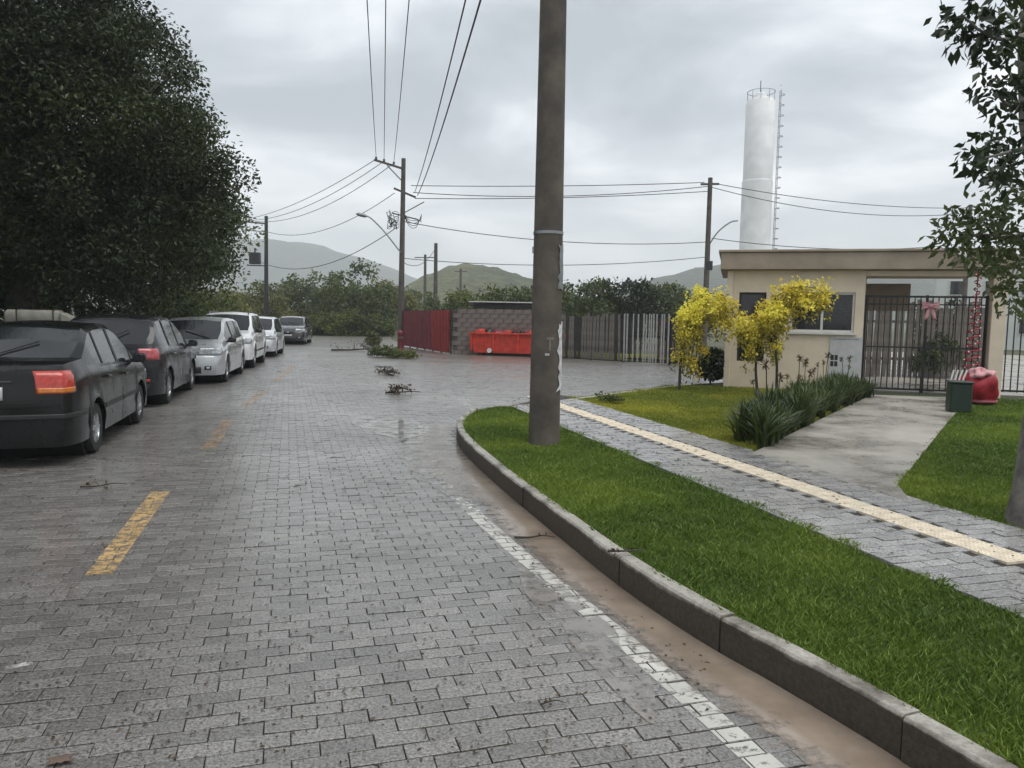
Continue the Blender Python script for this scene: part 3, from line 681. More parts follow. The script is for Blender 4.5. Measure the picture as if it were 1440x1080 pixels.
# crossarm of the big pole (above the picture) carries the street wires
xarm = MB(); xarm.bar((0.1, -.03, 8.9), (-2.3, -.4, 8.9), .09, .11); xarm.build('crossarm', M['wood_pole'], big)
pl2 = at_depth(563, 487, 40.5); P2 = Vector((pl2.x, 40.5, 0))
pole2 = pole_base('utility_pole', P2, 9.7, .17, .11, M['wood_pole'], 'tall pole with crossarm, crooked lamp and tangled cables above the red wall', lean=(.12, 0))
xa = MB(); xa.bar((.15, -.12, 9.15), (-1.35, -.3, 9.55), .10); xa.bar((.1, -.1, 8.5), (-.7, -.2, 9.3), .05); xa.build('crossarm', M['wood_pole'], pole2)
for q in ((-1.25, -.28, 9.58), (-.85, -.24, 9.48), (-.35, -.19, 9.36)):
    b = MB(); insulator(b, q, 1.3); b.build('insulator', M['black_plastic'], pole2, smooth=50)
xb = MB(); xb.bar((-.35, -.2, 8.15), (.75, .1, 7.75), .09); xb.bar((-.45, -.1, 6.9), (.9, 0, 6.6), .06); xb.bar((.1, 0, 6.9), (1.15, .3, 7.55), .05); xb.build('lower_crossarm', M['wood_pole'], pole2)
for k in range(9):
    b = MB(); a = [Vector((random.uniform(-.75, -.1), random.uniform(-.3, .2), random.uniform(6.0, 7.1))) for _ in range(5)]
    b.tube([p for p in catmull([tuple(q) for q in a], .15)], .014, 5)
    b.build('cable_coil', M['wire'], pole2)
for k in range(5):
    b = MB(); a = [(.12, 0, 6.9), (.4, .1, 6.3 + .1 * k), (.75, .15, 6.2 + .12 * k), (1.05, .2, 6.9 - .1 * k)]
    b.tube(catmull(a, .15), .016, 5); b.build('cable_drop', M['wire'], pole2)
lm = MB(); lm.tube(catmull([(0, -.1, 4.9), (-.8, -.25, 5.9), (-1.45, -.35, 6.55), (-1.75, -.4, 6.7)], .1), .035, 8); lm.build('lamp_arm', M['steel'], pole2, smooth=40)
lh = MB(); lh.lathe([(.001, 0), (.07, .02), (.10, .15), (.095, .42), (.05, .55), (.001, .57)], 12); lhm = lh.mesh('lamp_head', M['steel'], 40)
lo = bpy.data.objects.new('lamp_head', lhm); lo.location = (-1.7, -.4, 6.68); lo.rotation_euler = (0, R_(-78), 0); link(lo, pole2)
P3 = at_depth(374, 440, 61); P3.z = 0
pole3 = pole_base('utility_pole', P3, 9.2, .19, .13, M['dark_steel'], 'dark pole with a transformer box left of the far trees', lean=(.1, 0))
b = MB(); b.bar((.1, -.1, 8.6), (-1.9, -.3, 8.75), .11); b.build('crossarm', M['wood_pole'], pole3)
b = MB(); b.box((-.75, -.2, 5.9), (.8, .5, .9)); b.box((-.75, -.2, 6.5), (.12, .1, .4)); b.build('transformer', M['dark_steel'], pole3, bevel=.03)
b = MB(); b.bar((0, 0, 5.35), (-1.4, -.2, 5.35), .09); b.build('bracket', M['wood_pole'], pole3)
b = MB(); b.bar((0, 0, 8.0), (-1.5, -.2, 8.05), .05); b.build('bracket', M['wood_pole'], pole3)
def simple_pole(x, ytop, Y, r, label, arm=None):
    t = at_depth(x, ytop, Y); p = pole_base('utility_pole', (t.x, Y, 0), t.z, r, r * .7, M['wood_pole'], label)
    if arm:
        a = MB(); a.bar((-arm, 0, t.z - .35), (arm, .1, t.z - .3), .1); a.build('crossarm', M['wood_pole'], p)
    return p, Vector((t.x, Y, t.z))
p4, T4 = simple_pole(613, 342, 54, .17, 'thin dark pole right behind the corner of the red wall')
p5, T5 = simple_pole(598, 358, 88, .2, 'far thin pole left of the pole behind the red wall', 1.2)
p6, T6 = simple_pole(999, 250, 42, .17, 'slim pole between the wooded hill and the white water tower', .5)
b = MB(); b.tube(catmull([(0, 0, 5.6), (.5, -.1, 6.4), (1.1, -.2, 6.9), (1.5, -.25, 7.0)], .1), .04, 8); b.build('lamp_arm', M['steel'], p6)
b = MB(); b.box((.1, 0, 4.6), (.35, .3, .5)); b.build('meter_box', M['dark_steel'], p6, bevel=.02)
p7, T7 = simple_pole(1365, 288, 50, .17, 'pole half hidden by the leaves of the tree at the right', .5)
p8, T8 = simple_pole(648, 378, 100, .2, 'tiny far pole right of the rounded hill crest', .8)
def cable(a, b, sag, label, r=.014, n=24):
    a = Vector(a); b = Vector(b); pts = []
    for i in range(n + 1):
        t = i / n; p = a.lerp(b, t); p.z -= sag * 4 * t * (1 - t); pts.append(p)
    o = MB().tube(pts, r, 5).build('overhead_cable', M['wire']); tag(o, label, 'cable', 'overhead cables'); return o
def P2o(x, y, z): return P2 + Vector((x, y, z))
cable(P1 + Vector((-2.2, -.4, 8.96)), P2o(-1.25, -.28, 9.72), .35, 'leftmost of the three high street cables left of the big pole')
cable(P1 + Vector((-1.75, -.35, 8.96)), P2o(-.85, -.24, 9.62), .35, 'middle one of the three high street cables left of the big pole')
cable(P1 + Vector((-1.2, -.28, 8.96)), P2o(-.35, -.19, 9.50), .35, 'rightmost of the three high street cables left of the big pole')
cable(P1 + Vector((-.32, -.1, 7.6)), P2o(.70, .05, 8.0), .4, 'left one of the two lower street cables climbing towards the big pole', .017)
cable(P1 + Vector((-.13, -.1, 7.2)), P2o(.85, .05, 7.85), .4, 'right one of the two lower street cables climbing towards the big pole', .02)
for k, (dx_, z2, z3) in enumerate(((-1.25, 9.6, 8.85), (-.85, 9.5, 8.8), (-.35, 9.4, 8.75), (-.3, 7.9, 8.1))):
    cable(P2o(dx_, -.25, z2), P3 + Vector((-1.7 + .5 * k, -.25, z3)), .5 + .2 * k, ['topmost', 'second', 'third', 'lowest'][k] + ' cable between the lamp pole and the transformer pole', .018)
cable(P2o(-.2, 0, 6.2), P3 + Vector((-.3, -.1, 5.6)), 1.2, 'sagging telephone cable in front of the misty mountain', .022)
for k, (z2, z6, sg) in enumerate(((8.35, -.25, .1), (8.0, -.45, .35), (7.7, -.7, .15))):
    cable(P2o(.5 + .1 * k, .1, z2), T6 + Vector((-.3 + .2 * k, 0, z6)), sg, ['upper', 'middle', 'lower'][k] + ' cable of the three crossing behind the big pole', .02)
cable(P2o(.1, 0, 6.5), T6 + Vector((0, 0, -3.4)), .5, 'low cable running from the lamp pole to the slim pole', .02)
cable(P2o(.1, 0, 4.6), T6 + Vector((0, 0, -4.2)), .4, 'lowest cable over the fence behind the big pole', .018)
for k, (z6, z7, sg) in enumerate(((-.25, -.2, .4), (-.5, -.5, .7), (-3.2, -2.4, .5))):
    cable(T6 + Vector((.1 * k, 0, z6)), T7 + Vector((.1 * k, 0, z7)), sg, ['upper', 'middle', 'lower'][k] + ' cable passing in front of the white water tower', .02)
cable(P2o(.1, 0, 4.4), T4 + Vector((0, 0, -.3)), .6, 'short cable down to the pole behind the red wall corner', .018)

# ------------------------------------------------------------------ trees
def rand_unit(n):
    v = rng.normal(size=(n, 3)); return v / np.linalg.norm(v, axis=1)[:, None]
def leaf_cloud(centers, rads, per, size, aspect=.5, droop=.3, flat=.75, spread=None):
    n = len(centers) * per; C = np.repeat(np.asarray(centers), per, 0); Rr = np.repeat(np.asarray(rads), per)
    off = rand_unit(n) * (Rr * rng.random(n) ** .45)[:, None]; off[:, 2] *= flat
    p = C + off; d = rand_unit(n) + .6 * off / np.maximum(Rr[:, None], 1e-6); d[:, 2] -= droop; d /= np.linalg.norm(d, axis=1)[:, None]
    s = np.cross(d, rand_unit(n)); s /= np.linalg.norm(s, axis=1)[:, None] + 1e-9; L = size * rng.uniform(.6, 1.35, n)[:, None]
    nn = np.cross(d, s)
    V = np.stack([p, p + d * L * .45 + s * L * aspect * .5 + nn * L * .08, p + d * L, p + d * L * .45 - s * L * aspect * .5 + nn * L * .08], 1).reshape(-1, 3)
    return V, (np.arange(4)[None] + (np.arange(n) * 4)[:, None])
def lobe_clumps(lobes, n, shell=.55):
    vol = np.array([l[3] * l[4] * l[5] for l in lobes]) ** .8; pick = rng.choice(len(lobes), n, p=vol / vol.sum()); u = rand_unit(n)
    r = (shell + (1 - shell) * rng.random(n)) ; r = np.where(rng.random(n) < .25, rng.random(n) ** .5, r)
    L = np.array(lobes)[pick]; return L[:, :3] + u * r[:, None] * L[:, 3:6]
def tree(name, label, loc, lobes, nclump, per, crad, lsize, mat, trunk_r=.2, bark=None, cat='tree', group=None, limbs=14, droop=.3, fork=.35, aspect=.5):
    """lobes relative to loc: (x,y,z,rx,ry,rz)"""
    root = empty(name, loc); tag(root, label, cat, group)
    C = lobe_clumps(lobes, nclump); C[:, 2] = np.maximum(C[:, 2], min(.25, .5 * min(l[2] for l in lobes)))
    V, F = leaf_cloud(C, rng.uniform(.6, 1.25, nclump) * crad, per, lsize, aspect, droop)
    V[:, 2] = np.maximum(V[:, 2], .03)
    np_mesh('crown', V, F, mat, root)
    mb = MB(); top = max(l[2] + l[5] * .4 for l in lobes); cx = float(np.mean([l[0] for l in lobes])); cy = float(np.mean([l[1] for l in lobes]))
    T = [Vector((0, 0, -.2)), Vector((.03 * top, .02 * top, top * fork * .6)), Vector((cx * .25 + random.uniform(-.1, .1) * trunk_r, cy * .25, top * fork)), Vector((cx * .7, cy * .7, top * .95))]
    tp = catmull([tuple(t) for t in T], top / 14); k = len(tp); mb.tube(tp, [trunk_r * (1.25 if i == 0 else 1) * (1 - .82 * i / (k - 1)) for i in range(k)], 10)
    idx = rng.choice(nclump, min(limbs, nclump), replace=False)
    for i in idx:
        e = Vector(C[i]); s = tp[random.randint(int(k * .25), int(k * .8))]; m_ = s.lerp(e, .5) + Vector((random.uniform(-.1, .1), random.uniform(-.1, .1), random.uniform(.0, .25))) * (e - s).length
        lp = catmull([tuple(s), tuple(m_), tuple(e)], max(.15, (e - s).length / 7)); q = len(lp); r0 = trunk_r * random.uniform(.22, .42)
        mb.tube(lp, [r0 * (1 - .85 * a / (q - 1)) for a in range(q)], 6)
    mb.build('trunk', bark or M['bark'], root, smooth=60); return root
# large dark tree that hangs over the parked cars
tree('roadside_tree', 'huge dark leafy tree hanging over the nearest parked cars', (-10.6, 16.2, 0),
     [(-.3, 0, 6.0, 4.0, 3.6, 3.8), (2.1, -.2, 5.2, 2.6, 2.4, 2.5), (.8, -.6, 7.6, 2.8, 2.6, 2.4), (2.4, .3, 3.2, 2.3, 2.0, 1.5), (-1.5, -1.0, 3.6, 3.2, 2.4, 1.8), (3.3, 0, 4.4, 1.4, 1.5, 1.7)],
     760, 300, .62, .092, M['leaf_dark'], .38, limbs=46, group='trees', fork=.3)
tree('roadside_tree', 'dark tree filling the upper left corner of the view', (-12.6, 13.6, 0),
     [(0, 0, 6.6, 3.6, 3.2, 3.8), (-.6, 0, 3.4, 3.4, 2.8, 2.0), (1.2, .5, 8.4, 2.4, 2.4, 2.2)], 480, 230, .62, .095, M['leaf_dark'], .34, limbs=30, group='trees', fork=.3)
tree('roadside_tree', 'dark tree standing behind the huge tree over the cars', (-13.5, 22.5, 0),
     [(0, 0, 5.6, 4.2, 3.6, 3.6), (2.6, 0, 4.2, 2.6, 2.6, 2.4), (-2, 0, 3.5, 3.2, 2.5, 2.2)], 360, 170, .75, .13, M['leaf_dark'], .3, limbs=24, group='trees', fork=.3)
tree('roadside_tree', 'dark leafy tree beyond the white cars at the canopy edge', (-13.6, 31, 0),
     [(0, 0, 4.6, 3.0, 2.6, 2.4), (-2.4, 0, 5.2, 3.2, 2.6, 3.0)], 190, 150, .8, .17, M['leaf_mid'], .24, limbs=16, group='trees', fork=.3)
for k, (x, y, w, h, mt, lb) in enumerate(((-11.2, 12.6, 1.5, 1.15, 'leaf_dark', 'dark shrub on the verge left of the black sedan'), (-11.2, 16.2, 1.6, 1.3, 'leaf_dark', 'dark shrub behind the roof of the black sedan'), (-11.0, 20.0, 1.7, 1.4, 'leaf_dark', 'dark shrub left of the graphite hatchback'),
        (-11.6, 24.0, 1.6, 1.3, 'leaf_mid', 'shrub behind the silver car'), (-13.0, 28.5, 1.8, 1.3, 'leaf_mid', 'green shrub behind the white off-roader'), (-14.6, 34.0, 1.9, 1.4, 'leaf_hedge', 'light green shrub left of the last parked cars'), (-16.2, 40.0, 2.0, 1.6, 'leaf_hedge', 'light shrub behind the dark car at the far end'))):
    tree('verge_shrub', lb, (x, y, -.05), [(0, 0, h * .9, w * 1.2, w, h)], 70, 70, .45, .17, M[mt], .07, cat='shrub', group='shrubs behind the parked cars', limbs=10, fork=.2)
# trees closing the road
far = [(355, 392, 66, 3.4, 'leaf_olive', 'olive green tree just right of the canopy edge down the road'), (402, 384, 72, 3.6, 'leaf_mid', 'green tree right of the transformer pole'),
       (452, 378, 70, 3.4, 'leaf_mid', 'tree in front of the mountain, middle of those closing the road'), (503, 364, 64, 3.0, 'leaf_mid', 'tallest storm blown tree at the end of the road'), (540, 392, 72, 2.8, 'leaf_olive', 'tree left of the lamp pole at the road end'),
       (585, 408, 85, 3.0, 'leaf_mid', 'small far tree right of the lamp pole'), (300, 405, 52, 2.8, 'leaf_olive', 'olive tree low behind the canopy of the huge tree')]
for x, yt, Y, w, mt, lb in far:
    t = at_depth(x, yt, Y); h = t.z
    tree('far_tree', lb, (t.x, Y, -.1), [(0, 0, h * .62, w, w, h * .38), (w * .5, .2, h * .45, w * .7, w * .7, h * .3), (-w * .5, 0, h * .42, w * .75, w * .7, h * .3), (0, -.6, h * .25, w * 1.05, w * .8, h * .22)], 95, 60, .75, .30, M[mt], .2, group='trees closing the road', limbs=12)
for k, (x, yb, Y, w, h, lb) in enumerate(((452, 474, 60, 2.2, 1.5, 'light green bush at the road end beside the last car'), (490, 474, 59, 2.0, 1.7, 'light green bush in the middle of the road end'), (525, 473, 60, 1.8, 1.4, 'light green bush left of the red wall'))):
    t = at_depth(x, yb, Y); tree('roadside_bush', lb, (t.x, Y, -.1), [(0, 0, h * .55, w, w * .8, h * .55)], 60, 60, .5, .24, M['leaf_hedge'], .06, cat='bush', group='bushes closing the road', limbs=6)
# trees behind the wall and the fence
wallt = [(640, 408, 47, 1.7, 'leaf_mid', 'dark bush like tree over the red wall corner'), (672, 402, 50, 1.7, 'leaf_mid', 'dark tree above the left part of the block wall'), (715, 397, 48, 1.9, 'leaf_mid', 'dark tree above the block wall beside the big pole'),
         (760, 398, 50, 1.8, 'leaf_mid', 'tree behind the big concrete pole'), (815, 388, 46, 1.9, 'leaf_mid', 'dark tree just right of the big pole'), (850, 386, 48, 2.0, 'leaf_dark', 'dense dark tree over the middle of the grey fence'), (890, 390, 47, 1.9, 'leaf_dark', 'dense dark tree over the right half of the grey fence'),
         (930, 396, 50, 1.9, 'leaf_mid', 'lighter tree left of the slim pole'), (965, 402, 52, 1.9, 'leaf_olive', 'olive tree behind the first yellow flowering tree')]
for x, yt, Y, w, mt, lb in wallt:
    t = at_depth(x, yt, Y); h = t.z
    tree('garden_tree', lb, (t.x, Y, -.1), [(0, 0, h * .66, w, w * .9, h * .34), (w * .4, 0, h * .42, w * .8, w * .8, h * .3), (-w * .4, 0, h * .40, w * .8, w * .8, h * .3)], 85, 60, .55, .24, M[mt], .14, group='trees behind the fence', limbs=10)
# tree at the right edge: trunk in view, branches hanging into the picture
tr = gp(1452, 737, KH)
rt = tree('street_tree', 'tree with a straight grey trunk at the right edge and hanging branches', (tr.x, tr.y, KH),
     [(.9, .8, 5.0, 1.4, 1.3, 1.2)], 60, 60, .4, .1, M['leaf_dark'], .17, M['bark_grey'], group='trees', limbs=8, fork=.55)
def spray(parent, pts, mat, crad, per, size, name='foliage'):
    C = np.array([tuple(p - Vector(parent.location)) for p in pts]); V, F = leaf_cloud(C, np.full(len(C), crad), per, size, .45, .5, .9); return np_mesh(name, V, F, mat, parent)
hi_pts = [at_depth(x, y, 5.0 + random.uniform(-.3, .9)) for x, y in ((1352, 20), (1385, 12), (1420, 25), (1400, 55), (1432, 70), (1350, 48), (1378, 60), (1410, 95), (1440, 110), (1395, 125), (1425, 150), (1440, 190), (1400, 190), (1385, 222), (1415, 215), (1438, 235), (1462, 40), (1470, 120), (1460, 200), (1375, 222), (1404, 240))]
spray(rt, hi_pts, M['leaf_dark'], .16, 42, .085)
lo_pts = [at_depth(x, y, 6.8 + random.uniform(-.4, .7)) for x, y in ((1345, 320), (1365, 305), (1385, 330), (1405, 300), (1430, 290), (1360, 345), (1335, 335), (1395, 350), (1420, 335), (1440, 330), (1415, 265), (1438, 265), (1405, 375), (1430, 370), (1378, 360), (1420, 400), (1440, 410), (1428, 430), (1440, 350), (1350, 330), (1395, 310))]
spray(rt, lo_pts, M['leaf_mid'], .20, 60, .085)
bb = MB()
loc = Vector(rt.location)
for grp in ((hi_pts[0], hi_pts[3], hi_pts[16]), (hi_pts[9], hi_pts[10], hi_pts[17]), (hi_pts[13], hi_pts[14], hi_pts[18]), (lo_pts[6], lo_pts[2], lo_pts[9]), (lo_pts[12], lo_pts[8], lo_pts[9]), (lo_pts[16], lo_pts[15], lo_pts[18])):
    ch = [p - loc for p in grp]; ch.append(Vector((.15, .1, max(ch[-1].z + .3, 1.6)))); cp = catmull([tuple(c) for c in ch], .15); bb.tube(cp, [.006 + .022 * i / len(cp) for i in range(len(cp))], 6)
bb.build('branch', M['bark_grey'], rt, smooth=60)
#==PART4==

# ------------------------------------------------------------------ gatehouse (all features in facade coordinates: s along, n into the house, z up)
def FS(x, y):
    p = on_plane(x, y, GA, GN); d = p - GA; return d.dot(GD), p.z
GR = math.atan2(GD.y, GD.x)
gh = empty('gatehouse', G(0, 0, KH), GR); tag(gh, 'low cream gatehouse with a taupe parapet and a barred gate opening', 'gatehouse')
def gl(x, y): s, z = FS(x, y); return s, z - KH
def gbox(mb, s0, s1, n0, n1, z0, z1): return mb.box(((s0 + s1) / 2, (n0 + n1) / 2, (z0 + z1) / 2), (abs(s1 - s0), abs(n1 - n0), abs(z1 - z0)))
sW0 = gl(1028, 480)[0]; sW1 = gl(1213, 480)[0]; sG0 = sW1; sG1 = gl(1391, 480)[0]; sR = gl(1412, 480)[0]
zt = gl(1100, 380)[1]; ztop = gl(1100, 352)[1]; zlin = gl(1300, 388)[1]
w1a, w1b, wz0, wz1 = gl(1037, 480)[0], gl(1075, 480)[0], gl(1055, 508)[1], gl(1055, 411)[1]
w2a, w2b, vz0, vz1 = gl(1112, 440)[0], gl(1202, 440)[0], gl(1160, 467)[1], gl(1160, 411)[1]
TH = .16
def wall_with_holes(s0, s1, z0, z1, holes):
    xs = sorted({s0, s1, *[h[0] for h in holes], *[h[1] for h in holes]}); zs = sorted({z0, z1, *[h[2] for h in holes], *[h[3] for h in holes]}); m = MB()
    inside = lambda x, z: any(h[0] < x < h[1] and h[2] < z < h[3] for h in holes)
    Q = {}
    for i in range(len(xs) - 1):
        for j in range(len(zs) - 1):
            if not inside((xs[i] + xs[i + 1]) / 2, (zs[j] + zs[j + 1]) / 2):
                for n_, fl in ((0, 0), (TH, 1)):
                    f = [(xs[i], n_, zs[j]), (xs[i + 1], n_, zs[j]), (xs[i + 1], n_, zs[j + 1]), (xs[i], n_, zs[j + 1])]; m.add(f if not fl else f[::-1], [(0, 1, 2, 3)])
    for h in holes + [(s0, s1, z0, z1)]:
        for a, b in (((h[0], h[2]), (h[1], h[2])), ((h[1], h[2]), (h[1], h[3])), ((h[1], h[3]), (h[0], h[3])), ((h[0], h[3]), (h[0], h[2]))):
            m.add([(a[0], 0, a[1]), (b[0], 0, b[1]), (b[0], TH, b[1]), (a[0], TH, a[1])], [(0, 1, 2, 3)])
    bm = bmesh.new(); me = m.mesh('t', None); bm.from_mesh(me); bmesh.ops.remove_doubles(bm, verts=bm.verts, dist=1e-4); bmesh.ops.recalc_face_normals(bm, faces=bm.faces)
    me2 = bpy.data.meshes.new('wall'); bm.to_mesh(me2); bm.free(); me2.materials.append(M['stucco']); return link(bpy.data.objects.new('wall', me2), gh)
wall_with_holes(sW0, sW1, -.15, zt, [(w1a, w1b, wz0, wz1), (w2a, w2b, vz0, vz1)])
DEP = 3.0
m = MB(); gbox(m, sW0, sW0 + TH, TH + .002, DEP, -.15, zt); m.build('wall', M['stucco'], gh)
m = MB(); gbox(m, sW0 - .13, sW0 - .003, -.05, .35, -.15, zt - .003); m.build('corner_pilaster', M['stucco'], gh, bevel=.01)
m = MB(); gbox(m, sW0, sW1, DEP + .002, DEP + TH, -.15, zt); m.build('wall', M['stucco'], gh)
m = MB(); gbox(m, sW1 - TH, sW1, TH + .002, DEP, -.15, zt); m.build('wall', M['stucco'], gh)
m = MB(); gbox(m, sW0 - .28, sR + .02, -.22, DEP + .3, zt + .003, ztop - .06); m.build('parapet', M['parapet'], gh, bevel=.012)
m = MB(); gbox(m, sW0 - .33, sR + .06, -.26, DEP + .34, ztop - .057, ztop); m.build('coping', M['parapet'], gh, bevel=.012)
m = MB(); gbox(m, sG0 + .003, sG1 - .003, 0.002, .30, zlin, zt - .003); m.build('lintel', M['stucco'], gh, bevel=.008)
m = MB(); gbox(m, sG1, sR, -.03, .32, -.15, zt - .003); m.build('gate_pillar', M['stucco'], gh, bevel=.01)
m = MB(); gbox(m, sG0 + .002, sG0 + .06, .31, 1.4, -.1, zlin); m.build('passage_wall', M['parapet'], gh)
m = MB(); gbox(m, sG0 + .07, sG0 + 1.1, 1.25, 1.38, 1.72, zlin - .1); m.build('passage_beam', M['parapet'], gh)
# windows: narrow left one, wide sliding one
wn1 = MB(); fw = .045
def frame(mb, a, b, c, d, n0=.05, n1=.11, t=fw):
    for q in ((a, b, c, c + t), (a, b, d - t, d), (a, a + t, c + t, d - t), (b - t, b, c + t, d - t)): gbox(mb, q[0] + .001, q[1] - .001, n0, n1, q[2], q[3])
    return mb
f1 = frame(MB(), w1a, w1b, wz0, wz1).build('window', M['dark_steel'], gh); f1['label'] = 'narrow tall dark window at the left corner'
m = MB(); gbox(m, w1a + .046, w1b - .046, .075, .085, wz0 + .046, wz1 - .046); m.build('pane', M['glass_dark'], f1)
m = MB(); gbox(m, w1a + .05, w1b - .05, .055, .07, wz0 + .60 * (wz1 - wz0) - .02, wz0 + .60 * (wz1 - wz0) + .02); m.build('bar', M['dark_steel'], f1)
m = MB(); gbox(m, w1a + .05, w1b - .05, .09, .12, wz0 + .05, wz0 + .32 * (wz1 - wz0)); m.build('lower_panel', M['maroon'], f1)
f2 = frame(MB(), w2a, w2b, vz0, vz1).build('window', M['alu'], gh); f2['label'] = 'wide sliding window with a white frame'
mid = (w2a + w2b) / 2
for a, b, nn in ((w2a + .046, mid - .02, .07), (mid + .02, w2b - .046, .085)):
    m = MB(); gbox(m, a, b, nn, nn + .008, vz0 + .046, vz1 - .046); m.build('pane', M['glass_dark'], f2)
m = MB(); gbox(m, mid - .025, mid + .025, .045, .105, vz0 + .046, vz1 - .046); m.build('mullion', M['alu'], f2)
m = MB(); gbox(m, w2a - .05, w2b + .05, -.06, .048, vz0 - .05, vz0 - .003); m.build('sill', M['alu'], f2)
sg = MB(); sa, sb, sz0, sz1 = gl(1166, 500)[0], gl(1212, 500)[0], gl(1190, 531)[1], gl(1190, 474)[1]
sgo = sg; gbox(sg, sa, sb, -.018, -.003, sz0, sz1); sno = sg.build('notice_board', M['plate'])
sno.matrix_world = gh.matrix_basis.copy(); sno.location = gh.location; sno.rotation_euler = gh.rotation_euler
tag(sno, 'white notice board with a dark square on the gatehouse wall', 'notice board')
sq0, sq1, sqz0, sqz1 = gl(1168, 500)[0], gl(1178, 500)[0], gl(1172, 515)[1], gl(1172, 499)[1]
for i in range(2):
    for j in range(2):
        m = MB(); gbox(m, sq0 + i * (sq1 - sq0) * .55, sq0 + (i * .55 + .45) * (sq1 - sq0), -.0205, -.019, sqz0 + j * (sqz1 - sqz0) * .55, sqz0 + (j * .55 + .45) * (sqz1 - sqz0)); m.build('dark_square', M['black_plastic'], sno)
m = MB(); gbox(m, sa + .06, sb - .08, -.0205, -.019, sz1 - .06, sz1 - .035); m.build('grey_line', M['steel'], sno)
m = MB(); gbox(m, sq0, sq1 + .05, -.0205, -.019, sz0 + .03, sz0 + .08); m.build('grey_line', M['steel'], sno)
ls, lz = gl(1348, 361)
lr = empty('wall_lamp', G(ls, -.33, lz + KH)); tag(lr, 'white globe lamp on the gatehouse parapet', 'lamp')
m = MB(); m.lathe([(.001, -.09)] + [(.095 * math.cos(a), .095 * math.sin(a)) for a in np.linspace(-1.3, 1.5, 10)] + [(.001, .095)], 16); m.build('globe', M['white'], lr, smooth=60)
m = MB(); m.tube([(0, 0, -.08), (0, .02, -.13), tuple(Vector((0, 0, 0)) + GN * .14 + Vector((0, 0, -.13)))], .014, 8); m.build('bracket', M['dark_steel'], lr)
# barred gate
gt = empty('barred_gate', G(sG0, .18, KH), GR); tag(gt, 'black barred double gate closing the gatehouse passage', 'gate')
gw = sG1 - sG0; zg = gl(1300, 417)[1]; zb = .07
def rail(z, h=.04): m = MB(); m.box((gw / 2 + .03, 0, z), (gw - .1, .03, h)); m.build('rail', M['dark_steel'], gt)
rail(zg); rail(zb); rail(zg - .16, .025); rail(.95, .03)
nb = int((gw - .14) / .105); bm_ = MB().box((0, 0, (zb + zg) / 2), (.02, .02, zg - zb - .044)).mesh('bar', M['dark_steel'])
for i in range(nb + 1):
    o = bpy.data.objects.new('bar', bm_); o.location = (.09 + (gw - .12) * i / nb, -.026, 0); link(o, gt)
for x in (.05, gw * .52, gw - .03):
    m = MB(); m.box((x, .028, zg / 2 + .02), (.05, .024, zg + .03)); m.build('post', M['dark_steel'], gt)
m = MB(); m.box((gw * .52 + .05, -.05, 1.0), (.12, .02, .16)); m.build('lock_box', M['dark_steel'], gt, bevel=.006)
m = MB(); m.tube([(gw * .50, -.05, -.02), (gw * .50, -.05, .35)], .012, 6); m.build('drop_bolt', M['dark_steel'], gt)
# fence to the right of the pillar
gf = empty('side_fence', G(sR + .02, .15, KH), GR); tag(gf, 'dark barred fence right of the gate pillar behind the trunk', 'fence')
for z in (.12, zg - .08):
    m = MB(); m.box((2.0, 0, z), (4.0, .03, .04)); m.build('rail', M['dark_steel'], gf)
for i in range(32):
    o = bpy.data.objects.new('bar', bm_); o.location = (.06 + i * .125, -.026, 0); link(o, gf)
# courtyard behind the gate
cy = poly_sheet('courtyard', [tuple(G(sG0 + .1, .45))[:2], tuple(G(sG1 + 9, .45))[:2], tuple(G(sG1 + 14, 26))[:2], tuple(G(sG0 - 1, 26))[:2]], KH + .006, M['path'], thick=.05); tag(cy, 'paved courtyard seen through the barred gate', 'courtyard', kind='structure')
iw = empty('courtyard_fence', G(sG0 + .12, 5.0, KH), GR + R_(8)); tag(iw, 'weathered board fence seen through the bars of the gate', 'fence')
m = MB(); m.box((1.9, .03, .5), (3.9, .03, .07)); m.build('rail', M['board'], iw)
m = MB(); m.box((1.9, .03, 1.5), (3.9, .03, .07)); m.build('rail', M['board'], iw)
for i in range(29):
    h = random.uniform(1.85, 2.1); m = MB(); m.box((0, 0, h / 2), (random.uniform(.10, .125), .022, h)); o = m.build('board', M['board'], iw); o.location = (i * .135, 0, 0); o.rotation_euler = (0, random.gauss(0, .012), 0)
tree('courtyard_shrub', 'dark green shrub behind the right half of the gate', tuple(G(sG0 + 2.6, 5.5, KH)), [(0, 0, .6, .7, .6, .55)], 40, 50, .22, .12, M['leaf_mid'], .05, cat='shrub', limbs=5)
tree('courtyard_shrub', 'tall shrub far behind the gate beside the pillar', tuple(G(sG1 + .9, 7.5, KH)), [(0, 0, 1.2, .9, .8, 1.1)], 60, 50, .3, .14, M['leaf_dark'], .07, cat='shrub', limbs=6)
ab = empty('apartment_building', (38, 55, 0), R_(-28)); tag(ab, 'pale apartment block far behind the gate', 'building')
m = MB(); m.box((0, 4, 3.2), (14, 8, 6.6)); m.build('wall', M['apart'], ab)
m = MB(); m.box((0, 4, 6.65), (14.6, 8.6, .28)); m.build('roof', M['parapet'], ab)
for i in range(6):
    for j in range(2):
        m = MB(); m.box((-5.6 + i * 2.25, -.02, 1.6 + j * 2.8), (1.1, .1, 1.1)); f = m.build('window', M['alu'], ab)
        m = MB(); m.box((-5.6 + i * 2.25, -.08, 1.6 + j * 2.8), (.98, .03, .98)); m.build('pane', M['glass_dark'], f)
